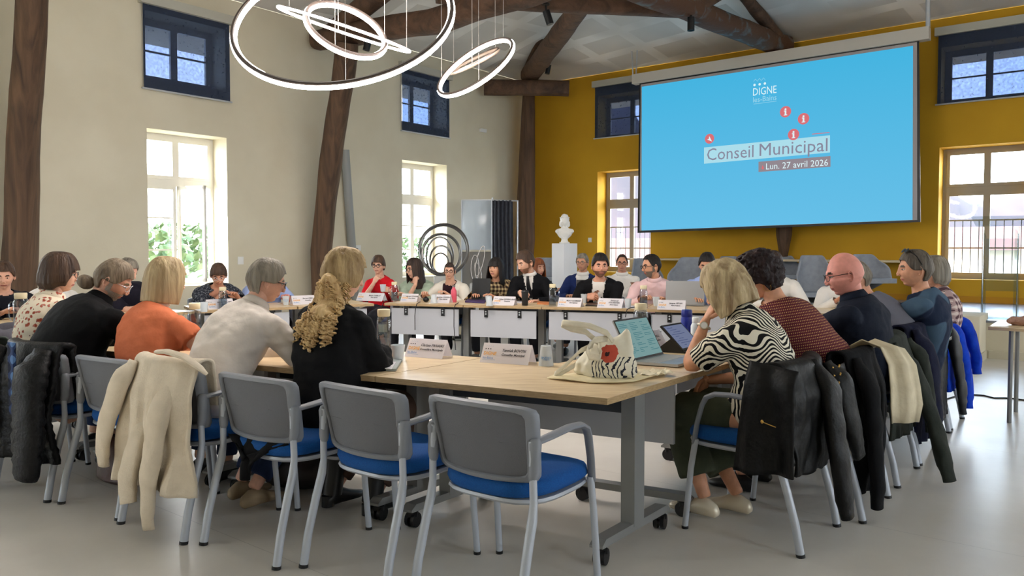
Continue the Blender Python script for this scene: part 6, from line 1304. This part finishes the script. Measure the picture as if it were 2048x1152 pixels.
k.add(vs, [(i * 7 + j, i * 7 + j + 1, (i + 1) * 7 + j + 1, (i + 1) * 7 + j) for i in range(8) for j in range(6)], 0, False); o = k.build('paper_tissue', cloth('cream_tissue', (238, 228, 200)), None, 0, False); o.location = Pt; o.rotation_euler = (0, 0, .5); tag(o, 'crumpled cream tissue near the laptop edge', 'tissue')
# bag body
e = empty('tote_bag', at_z(1208, 757, TZ) + ZZ * .012, atan2((-aN).y, (-aN).x), 'slumped cotton tote bag printed with a red poppy and a black tower', 'bag'); m_canvas = cloth('canvas', (230, 222, 200), (216, 208, 188), bump=.3, bscale=30)
raw = MB(); rr_ = []
for z, w, d, xo in ((.0, .14, .06, .0), (.02, .155, .072, .0), (.06, .15, .075, .005), (.10, .13, .065, .012), (.14, .105, .05, .03), (.17, .085, .035, .045), (.19, .06, .012, .05)):
    rr_.append([V((xo + w * cos(a), d * sin(a) * (1 + .12 * sin(3 * a)), z + .012 * sin(2 * a + 1) * (z > .1) + .025 * cos(a) * (z / .19))) for a in (2 * pi * i / 28 for i in range(28))])
raw.ring(rr_, 0, True); g = remesh(raw, .006, 2, .009, (14, 14, 18), seed=3)
def bagmat():
    m = bpy.data.materials.new('printed_canvas'); m.use_nodes = True; nt = m.node_tree; b = nt.nodes['Principled BSDF']; b.inputs['Roughness'].default_value = .9; L = nt.links.new; N = nt.nodes.new
    t = N('ShaderNodeTexCoord'); s = N('ShaderNodeSeparateXYZ'); L(t.outputs['Object'], s.inputs[0])
    def m2(op, a, bb=None, v=0.0):
        k = N('ShaderNodeMath'); k.operation = op
        for i, q in enumerate((a, bb)):
            if q is None: k.inputs[i].default_value = v
            elif isinstance(q, (int, float)): k.inputs[i].default_value = q
            else: L(q, k.inputs[i])
        return k.outputs[0]
    X, Z = s.outputs['X'], s.outputs['Z']
    nz = N('ShaderNodeTexNoise'); nz.inputs['Scale'].default_value = 40; L(t.outputs['Object'], nz.inputs['Vector']); nn = m2('MULTIPLY', m2('SUBTRACT', nz.outputs['Fac'], .5), .03)
    d = m2('ADD', m2('SQRT', m2('ADD', m2('POWER', m2('SUBTRACT', X, .045), 2.0), m2('POWER', m2('SUBTRACT', Z, .115), 2.0))), nn)
    poppy = m2('LESS_THAN', d, .040); heart = m2('LESS_THAN', d, .010)
    w = N('ShaderNodeTexWave'); w.inputs['Scale'].default_value = 14; w.inputs['Distortion'].default_value = 14; w.inputs['Detail'].default_value = 3; L(t.outputs['Object'], w.inputs['Vector'])
    line = m2('GREATER_THAN', w.outputs['Fac'], .78)
    reg = m2('MULTIPLY', m2('GREATER_THAN', X, -.03), m2('LESS_THAN', Z, .10)); front = m2('LESS_THAN', s.outputs['Y'], .02)
    ink = m2('MULTIPLY', m2('MULTIPLY', line, reg), front)
    c = lambda col: lin(col)
    x1 = N('ShaderNodeMixRGB'); x1.inputs[1].default_value = c((226, 220, 200)); x1.inputs[2].default_value = c((34, 38, 52)); L(ink, x1.inputs[0])
    x2 = N('ShaderNodeMixRGB'); x2.inputs[2].default_value = c((190, 78, 58)); L(x1.outputs[0], x2.inputs[1]); L(m2('MULTIPLY', poppy, front), x2.inputs[0])
    x3 = N('ShaderNodeMixRGB'); x3.inputs[2].default_value = c((50, 24, 26)); L(x2.outputs[0], x3.inputs[1]); L(m2('MULTIPLY', heart, front), x3.inputs[0]); L(x3.outputs[0], b.inputs['Base Color']); return m
g.build('bag_body', bagmat(), e, 0)
M1 = Matrix.Identity(4)
strip('strap', [(.06, -.03, .16), (.03, -.04, .205), (-.05, -.05, .235), (-.13, -.05, .242), (-.19, -.045, .245), (-.20, -.04, .235), (-.15, -.035, .215), (-.08, -.03, .205), (-.02, -.03, .16)], [(.014, 0, .3, .95)] * 9, m_canvas, None, None, M1, .001, nn=4, parent=e)
strip('strap', [(-.03, -.06, .15), (-.09, -.07, .12), (-.15, -.08, .06), (-.20, -.09, .015), (-.215, -.09, .004), (-.19, -.07, .006), (-.12, -.06, .05)], [(.014, .2, .2, .95)] * 7, m_canvas, None, None, M1, .001, nn=4, parent=e)
strip('strap', [(.0, -.07, .15), (.02, -.085, .11), (.01, -.09, .095), (-.04, -.085, .10), (-.06, -.07, .13), (-.03, -.05, .17), (.03, -.03, .18)], [(.016, .1, .2, .95)] * 7, m_canvas, None, None, M1, .001, nn=4, parent=e)
# notebook by the curly-haired person's hand, papers, pens
def flat(name, uvs, label, cat, m, th=.003, z=TZ):
    P = sum((at_z(u, v, z) for u, v in uvs), V()) / len(uvs); k = MB(); k.prism([at_z(u, v, z) - P for u, v in uvs], ZZ * th); o = k.build(name, m, None, 0); o.location = P; return tag(o, label, cat)
flat('notebook', [(772, 742), (792, 742.5), (804, 723), (782, 722)], 'grey notebook under the hand of the curly-haired person', 'notebook', mat('notebook_grey', (150, 158, 156), .6), .012)
flat('open_page', [(770, 738), (783, 738.5), (793, 724), (779, 723.5)], 'white sheet lying on the grey notebook', 'paper', m_paper, .002, TZ + .0125)
flat('paper_sheet', [(1010 + 20, 606), (1042, 607), (1046, 602), (1034, 601)], 'white sheet beside the black travel cup', 'paper', m_paper)
flat('orange_folder', [(1074, 608.5), (1098, 609.5), (1100, 605.5), (1078, 604.5)], 'orange folder right of the travel cup', 'folder', mat('orange_card', (206, 128, 76), .6), .012)
flat('phone', [(1171, 612), (1194, 613), (1197, 607.5), (1176, 606.5)], 'black phone under the clasped hands', 'phone', m_black, .01)
flat('purple_folder', [(930, 605), (969, 607), (972, 602.5), (936, 601)], 'dark purple folder left of the tartan blouse', 'folder', mat('purple_cover', (62, 44, 92), .5), .018)
flat('paper_sheet', [(1225, 610 + 6), (1276, 617), (1282, 612), (1240, 611)], 'white sheet under the hand of the pink shirt', 'paper', m_paper)
flat('paper_sheet', [(8, 700), (44, 690), (60, 668), (20, 672)], 'white sheet standing in for window glare on the tabletop, left edge', 'paper', m_paper)  # reflection of the window on the tabletop, made as a white sheet
flat('paper_sheet', [(480, 606), (520, 607), (524, 600), (490, 599)], 'white sheet before the tweed jacket', 'paper', m_paper)
# microphone leads dropping from the far tables
def lead(pts, label):
    P = pts[0]; k = MB(); pts = [p - P for p in pts]; out = []
    for i in range(len(pts) - 1):
        for j in range(5): out.append(pts[i].lerp(pts[i + 1], j / 5))
    out.append(pts[-1]); k.tube(out, .0045, 6); o = k.build('microphone_lead', m_black, None, 0); o.location = P; tag(o, label, 'cable', 'black leads hanging off the far tables')
def leadpx(u, v, du, vb, label):
    P = at_z(u, v, TZ + .004); e1 = at_z(u - 6, v + 3.4, TZ + .006); y = e1.y - .01
    lead([P, e1, at_y(u - 9, v + 12, y), at_y(u - 10 + du * .3, (v + vb) / 2, y), at_y(u - 9 + du, vb, y)], label)
leadpx(773, 600.5, 0, 640, 'black lead hanging beside the card of the person in red'); leadpx(840, 603.6, -1, 660, 'black lead hanging before the panel below the sage shawl'); leadpx(917, 605.5, 3, 700, 'black lead hanging to the floor below the ivory jacket')
lead([at_z(1290, 612, TZ + .01), at_z(1262, 615, TZ + .006), at_z(1254, 618.6, TZ + .006), at_y(1251, 634, at_z(1254, 618.6, TZ).y - .02)], 'black lead hanging left of the pale pink shirt carafe')
k = MB(); Pm = at_z(852, 604.5, TZ); k.ell((0, 0, .03), (.035, .03, .03)); o = k.build('microphone', m_black, None, 0); o.location = Pm; tag(o, 'round black microphone head between two far name cards', 'microphone')
# ================================================================== ROUND THE ROOM
# bust on its pedestal
PB0 = at_y(1129, 560, 11.6); PB0.z = 0; ph = CH + 10.5 * 11.6 / F
e = empty('white_pedestal', PB0, radians(38), 'tall white square pedestal carrying the bust', 'pedestal'); k = MB(); k.box((0, 0, ph / 2), (.27, .27, ph), bev=.004); k.build('pedestal_box', mat('pedestal_white', (226, 228, 232), .5), e)
m_plaster = mat('plaster', (236, 234, 228), .45)
e = empty('bust', PB0 + ZZ * (ph + .001), radians(172), 'white plaster bust with a wreath on the tall pedestal', 'sculpture')
raw = MB(); raw.lathe([(.075, 0), (.078, .012), (.055, .02), (.045, .06), (.06, .09)], n=20); raw.ell((0, 0, .155), (.115, .07, .085), 18, 12); raw.ell((-.09, 0, .18), (.05, .05, .04), 12, 8); raw.ell((.09, 0, .18), (.05, .05, .04), 12, 8)
raw.tube([(0, 0, .2), (0, .005, .27)], .036, 14); raw.ell((0, 0.02, .335), (.056, .064, .075), 18, 14); raw.ell((0, -.012, .36), (.07, .075, .065), 16, 12)
raw.ell((0, .0, .405), (.05, .055, .035), 14, 10); raw.ell((-.055, 0, .29), (.028, .035, .05), 12, 8); raw.ell((.055, 0, .29), (.028, .035, .05), 12, 8)
g = remesh(raw, .006, 2, .005, (30, 30, 30)); add_head(g, T(0, .018, .325) @ Matrix.Scale(.56, 4)); g.m = [0] * len(g.m)
for i in range(14):
    a = 2 * pi * i / 14; g.ell((.062 * cos(a), .066 * sin(a), .385), (.014, .014, .008), 6, 5)
g.build('bust_body', m_plaster, e, 0)
# whiteboard partition, curtain rack
PW = at_y(954, 450, 15.2); rzw = radians(-4)
e = empty('whiteboard', (PW.x, PW.y, 0), rzw, 'glossy whiteboard on a grey stand near the corner', 'whiteboard'); z0, z1 = CH - 1 * 15.2 / F, CH + 97 * 15.2 / F; w = 60 * 15.2 / F
k = MB(); k.box((0, 0, (z0 + z1) / 2), (w, .02, z1 - z0), bev=.003); k.build('board', mat('white_board', (206, 216, 226), .15), e, 0)
k = MB(); k.box((-w / 2 - .01, 0, z1 / 2), (.02, .04, z1)); k.box((w / 2 + .01, 0, z1 / 2 + .02), (.03, .05, z1 + .05)); k.box((0, 0, z0 - .01), (w, .03, .02)); k.box((0, 0, z1), (w, .03, .02)); k.build('stand_frame', m_silver, e, 0)
k = MB(); k.box((0, .02, z0 / 2), (w, .02, z0 - .1)); k.build('lower_panel', mat('warm_grey_panel', (128, 124, 120), .7), e, 0)
PC_ = at_y(1004, 450, 15.0); e = empty('curtain_rack', (PC_.x, PC_.y, 0), rzw, 'dark grey curtain gathered on a metal rack beside the whiteboard', 'curtain'); ztop = CH + 96 * 15 / F; k = MB(); vs = []; NX = 60
for i in range(24):
    z = ztop - (ztop - .35) * i / 23
    for j in range(NX): s = j / (NX - 1); vs.append((-.19 + .40 * s * (1 + .05 * i / 23), .03 * sin(s * 34 + .4 * sin(i * .3)) + .02 * noise.noise((s * 5, i * .2, 0)), z + .02 * noise.noise((s * 6, 0, 0))))
k.add(vs, [(i * NX + j, i * NX + j + 1, (i + 1) * NX + j + 1, (i + 1) * NX + j) for i in range(23) for j in range(NX - 1)]); o = k.build('curtain_cloth', cloth('slate_curtain', (74, 76, 84), (64, 66, 74)), e, 0, False); md = o.modifiers.new('t', 'SOLIDIFY'); md.thickness = .006
k = MB(); k.tube([(-.2, 0, ztop + .01), (.32, 0, ztop - .01)], .012, 8); k.tube([(.30, 0, 0), (.30, 0, ztop)], .014, 8); k.tube([(-.2, 0, 0), (-.2, 0, ztop)], .014, 8); k.box((.05, 0, .03), (.6, .3, .03)); k.build('rack_frame', m_silver, e)
# steel ring sculptures
m_steel = mat('brushed_steel', (120, 118, 116), .3, .9)
def hoop(k, c, r, ry, th, tilt=0, n=48, M=Matrix.Identity(4)):
    k.tube([V((c[0] + r * cos(a), c[1] + ry * cos(a) * 0 + .06 * sin(a + tilt), c[2] + ry * sin(a))) for a in (2 * pi * i / n for i in range(n))], th, 8, closed=True, M=M)
PS = at_y(889, 560, 12.6); e = empty('ring_sculpture', (PS.x, PS.y, 0), radians(8), 'steel sculpture of nested hoops in front of the far cream-wall window', 'sculpture'); s = 12.6 / F; zc = lambda v: CH + (497 - v) * s
for (du, v, r, ry, th, tl) in ((-1, 499, 48, 50, .030, 0), (-6, 508, 38, 40, .022, 1), (-9, 512, 27, 38, .015, 2), (-7, 519, 22, 28, .016, 3), (-8, 526, 16, 20, .013, 4)):
    k = MB(); hoop(k, (du * s, 0, zc(v)), r * s, ry * s, th, tl); k.build('hoop', m_steel, e)
k = MB(); k.box((0, 0, (zc(551)) / 2), (.34, .34, zc(551)), bev=.01); k.build('plinth', mat('plinth_grey', (190, 190, 188), .6), e, 0)
PS = at_y(956, 560, 12.2); e = empty('small_ring_sculpture', (PS.x, PS.y, 0), 0, 'small steel sculpture of thin pointed loops beside the whiteboard', 'sculpture'); s = 12.2 / F
for (du, v, r, ry, tilt) in ((-6, 536, 8, 26, .0), (4, 522, 7, 30, .05), (0, 545, 6, 20, -.03)):
    k = MB(); k.tube([V((du * s + r * s * cos(a) + tilt * sin(a), .03 * sin(a), CH + (497 - v) * s + ry * s * sin(a))) for a in (2 * pi * i / 36 for i in range(36))], .008, 6, closed=True); k.build('loop', m_steel, e)
k = MB(); k.box((0, 0, .4), (.25, .25, .8), bev=.01); k.build('plinth', mat('plinth_grey', (190, 190, 188), .6), e, 0)
# lounge chairs on the stage
m_shellg = cloth('grey_wool_shell', (156, 160, 168), (146, 150, 158), bump=.1); m_base = mat('cream_pyramid_base', (214, 206, 190), .5)
def lounge(u, v0, v1, y, rz, label, w=None):
    P = at_y(u, 560, y); P.z = SZ; e = empty('lounge_chair', P, rz, label, 'chair', 'grey shell lounge chairs on the stage'); zt = CH + (497 - v0) * y / F - SZ; zb = CH + (497 - v1) * y / F - SZ; W2 = (w or 82) * y / F / 2
    k = MB(); vs = []; nx, nz = 27, 16
    for i in range(nz):
        t = i / (nz - 1); z = zb + (zt - zb) * t
        for j in range(nx):
            s = -1 + 2 * j / (nx - 1); side = 1 - .45 * sst(.35, 1, t) * sst(.35, 1, abs(s)); ww = W2 * (1 - .20 * sst(.55, 1, t) - .12 * (1 - t)) ; vs.append((s * ww, .30 * (abs(s) ** 3) * (1 - .2 * t) - .10 * t - .12, zb + (z - zb) * (1 - .32 * sst(.62, 1, abs(s)) * t)))
    k.add(vs, [(i * nx + j, i * nx + j + 1, (i + 1) * nx + j + 1, (i + 1) * nx + j) for i in range(nz - 1) for j in range(nx - 1)])
    o = k.build('shell', m_shellg, e, 0, False); md = o.modifiers.new('t', 'SOLIDIFY'); md.thickness = .035; md.offset = 0; sd = o.modifiers.new('s', 'SUBSURF'); sd.levels = 1; sd.render_levels = 1
    k = MB(); k.ring([[V((x * W2 * .85, y_, zb + z)) for x, y_ in ((-1, -.08), (1, -.08), (.95, .3), (-.95, .3))] for z in (-.0, .07)], 0, True, False); k.build('seat_cushion', m_shellg, e, 0)
    k = MB(); k.lathe([(.05, zb - .10), (.18, zb - .02), (.2, zb)], n=20); k.build('seat_support', m_black, e); k = MB()
    for i in range(4):
        a = pi / 4 + i * pi / 2; k.add([(0, 0, zb - .12), (cos(a - .34) * .3, sin(a - .34) * .3, 0.004), (cos(a + .34) * .3, sin(a + .34) * .3, 0.004), (cos(a) * .05, sin(a) * .05, .004)], [(0, 1, 2), (0, 2, 3), (0, 3, 1), (1, 3, 2)], 0, False)
    k.build('pyramid_base', m_base, e, 0); return e
lounge(1630, 510, 592, 11.9, radians(176), 'grey shell lounge chair seen from behind, left of the bald head')
lounge(1378, 514, 588, 12.9, radians(150), 'grey shell lounge chair between the pink and light blue shirts', 88)
lounge(1292, 516, 588, 13.3, radians(190), 'grey shell lounge chair left of the pink shirt', 70)
lounge(1738, 508, 565, 11.7, radians(190), 'grey shell lounge chair showing right of the bald head')
lounge(1462, 512, 560, 14.1, radians(180), 'grey lounge chair behind the light blue shirt, near the wall', 60); lounge(1570, 511, 556, 14.0, radians(170), 'darker lounge chair under the hanging post', 60)
lounge(1092, 515, 560, 13.9, radians(185), 'grey lounge chair left of the white pedestal', 70)
# rail on the far wall
k = MB(); q0, q1 = at_pl(1262, 521.5, A, A1 - .3), at_pl(1868, 521, A, A1 - .3); q0.z = q1.z = 1.135
k.prism([q0 - ZZ * .02 - A * .25, q1 - ZZ * .02 - A * .25, q1 - ZZ * .02 + A * .28, q0 - ZZ * .02 + A * .28], ZZ * .035); o_ = k; e = empty('high_counter', (q0 + q1) / 2 * V((1, 1, 0)).length * 0 + V(((q0.x + q1.x) / 2, (q0.y + q1.y) / 2, SZ)), 0, 'long narrow wooden counter along the ochre wall behind the lounge chairs', 'counter')
k.v = [tuple(V(p) - e.location) for p in k.v]; k.build('counter_top', mat('counter_wood', (206, 186, 150), .5), e, 0)
for i in range(5):
    p = q0.lerp(q1, (i + .1) / 4.2); k = MB(); k.prism([V((p.x, p.y, SZ)) + d_ - e.location for d_ in (V((0, 0, 0)), B * .06, B * .06 + A * .2, A * .2)], ZZ * (1.11 - SZ)); k.build('counter_leg', m_greyd, e, 0)
# clear lectern on the stage
PL_ = at_z(1998, 637, SZ); e = empty('clear_lectern', PL_, YAW + .25, 'clear acrylic lectern on the stage in front of the right window', 'lectern')
k = MB(); k.box((0, 0, .012), (.62, .42, .02)); k.build('base_plate', m_acryl, e, 0)
for s in (-1, 1):
    k = MB(); k.prism([(s * .17, -.16, .02), (s * .17, .16, .02), (s * .17, .12, 1.12), (s * .17, -.12, 1.02)], (s * .012, 0, 0)); k.build('side_panel', m_acryl, e, 0)
k = MB(); k.prism([(-.17, -.12, .35), (.17, -.12, .35), (.17, -.12, 1.0), (-.17, -.12, 1.0)], (0, .01, 0)); k.build('front_panel', m_acryl, e, 0)
k = MB(); k.prism([(-.30, -.22, 1.15), (.30, -.22, 1.15), (.30, .22, 1.28), (-.30, .22, 1.28)], (0, 0, .012)); k.build('reading_top', m_acryl, e, 0)
for s in (-1, 1):
    k = MB(); k.tube([(s * .185, .0, .02), (s * .185, .0, 1.15)], .008, 8); k.build('steel_rod', m_chrome, e)
# side table with a knitted cap at the right edge
P = at_z(2075, 652, .74); e = empty('side_table', V((P.x, P.y, 0)), YAW, 'light table corner reaching in from the right edge', 'table'); k = MB(); k.box((0, 0, .727), (.6, .6, .026), bev=.004); k.build('tabletop', m_oak, e, 0)
for i, j in ((-1, -1), (1, -1), (1, 1), (-1, 1)):
    k = MB(); k.tube([(i * .2 + .05, j * .25, 0), (i * .2 + .05, j * .25, .715)], .016, 8); k.build('leg', m_grey, e)
raw = MB(); raw.ell((0, 0, .03), (.13, .09, .04), 18, 10); raw.ell((.06, 0, .04), (.08, .07, .04), 14, 8); o = remesh(raw, .008, 1, .012, (25, 25, 25)).build('knitted_cap', cloth('pinkish_knit', (196, 156, 138), (176, 136, 118), bump=.6, bscale=90), None, 0); o.location = at_z(2050, 650, .741); tag(o, 'folded pinkish brown knitted cap on the side table', 'cap')
# floor cable, bags, boxes
cp = [at_z(u, v, .006) for u, v in ((1885, 800), (1918, 791), (1945, 789.5), (1968, 791), (1988, 796), (2010, 796), (2030, 797.5), (2060, 802))]; k = MB(); k.tube([p - cp[0] for p in cp], .007, 8); o = k.build('floor_cable', m_black, None, 0); o.location = cp[0]; tag(o, 'black cable lying on the floor at the right', 'cable')
Pb = at_z(240, 962, 0); e = empty('brown_handbag', Pb, radians(-30), 'glossy brown leather handbag on the floor under a chair', 'bag'); k = MB(); m_brl = mat('brown_leather', (74, 44, 36), .3, bump=.3, bscale=12)
k.ring([[V((w * cos(a), d * sin(a), z)) for a in (2 * pi * i / 20 for i in range(20))] for z, w, d in ((.0, .16, .06), (.02, .19, .08), (.15, .185, .07), (.25, .17, .04), (.26, .16, .03))], 0, True); k.build('bag_body', m_brl, e)
k = MB(); k.tube([(-.13, 0, .25), (-.12, .02, .36), (-.05, .04, .42), (.05, .04, .42), (.12, .02, .36), (.13, 0, .25)], .008, 8); k.build('bag_strap', m_brl, e)
Pb = at_z(598, 975, 0); e = empty('dark_backpack', Pb, radians(-20), 'dark brown travel bag lying under the near table', 'bag'); raw = MB(); raw.ell((0, 0, .11), (.28, .15, .11), 20, 12); raw.ell((.2, 0, .12), (.1, .12, .1), 14, 10); g = remesh(raw, .014, 2, .012); g.v = [(x, y, max(.002, z)) for x, y, z in g.v]; g.build('bag_body', mat('dark_bag_fabric', (40, 32, 32), .6), e)
k = MB(); k.tube([(-.1, 0, .21), (-.08, 0, .27), (.06, 0, .27), (.08, 0, .21)], .01, 8); k.build('bag_handle', m_black, e)
def sbox(u, v, w, h, label):
    P = at_z(u, v, 0); e = empty('storage_box', P, radians(10), label, 'box', 'cream boxes on the floor behind the far tables'); k = MB(); k.box((0, 0, .10 + h / 2), (w, .35, h), bev=.01); k.build('box_body', mat('cream_box', (206, 200, 176), .6), e); k = MB(); k.box((0, 0, .05), (w * .9, .3, .03)); 
    for i in (-1, 1): k.tube([(i * w * .4, 0, .05), (i * w * .45, 0, 0)], .02, 8)
    k.build('box_stand', m_black, e)
sbox(765, 678, .42, .2, 'cream box on a black stand below the person in red'); sbox(925, 680, .3, .26, 'cream box seen between the far tables')
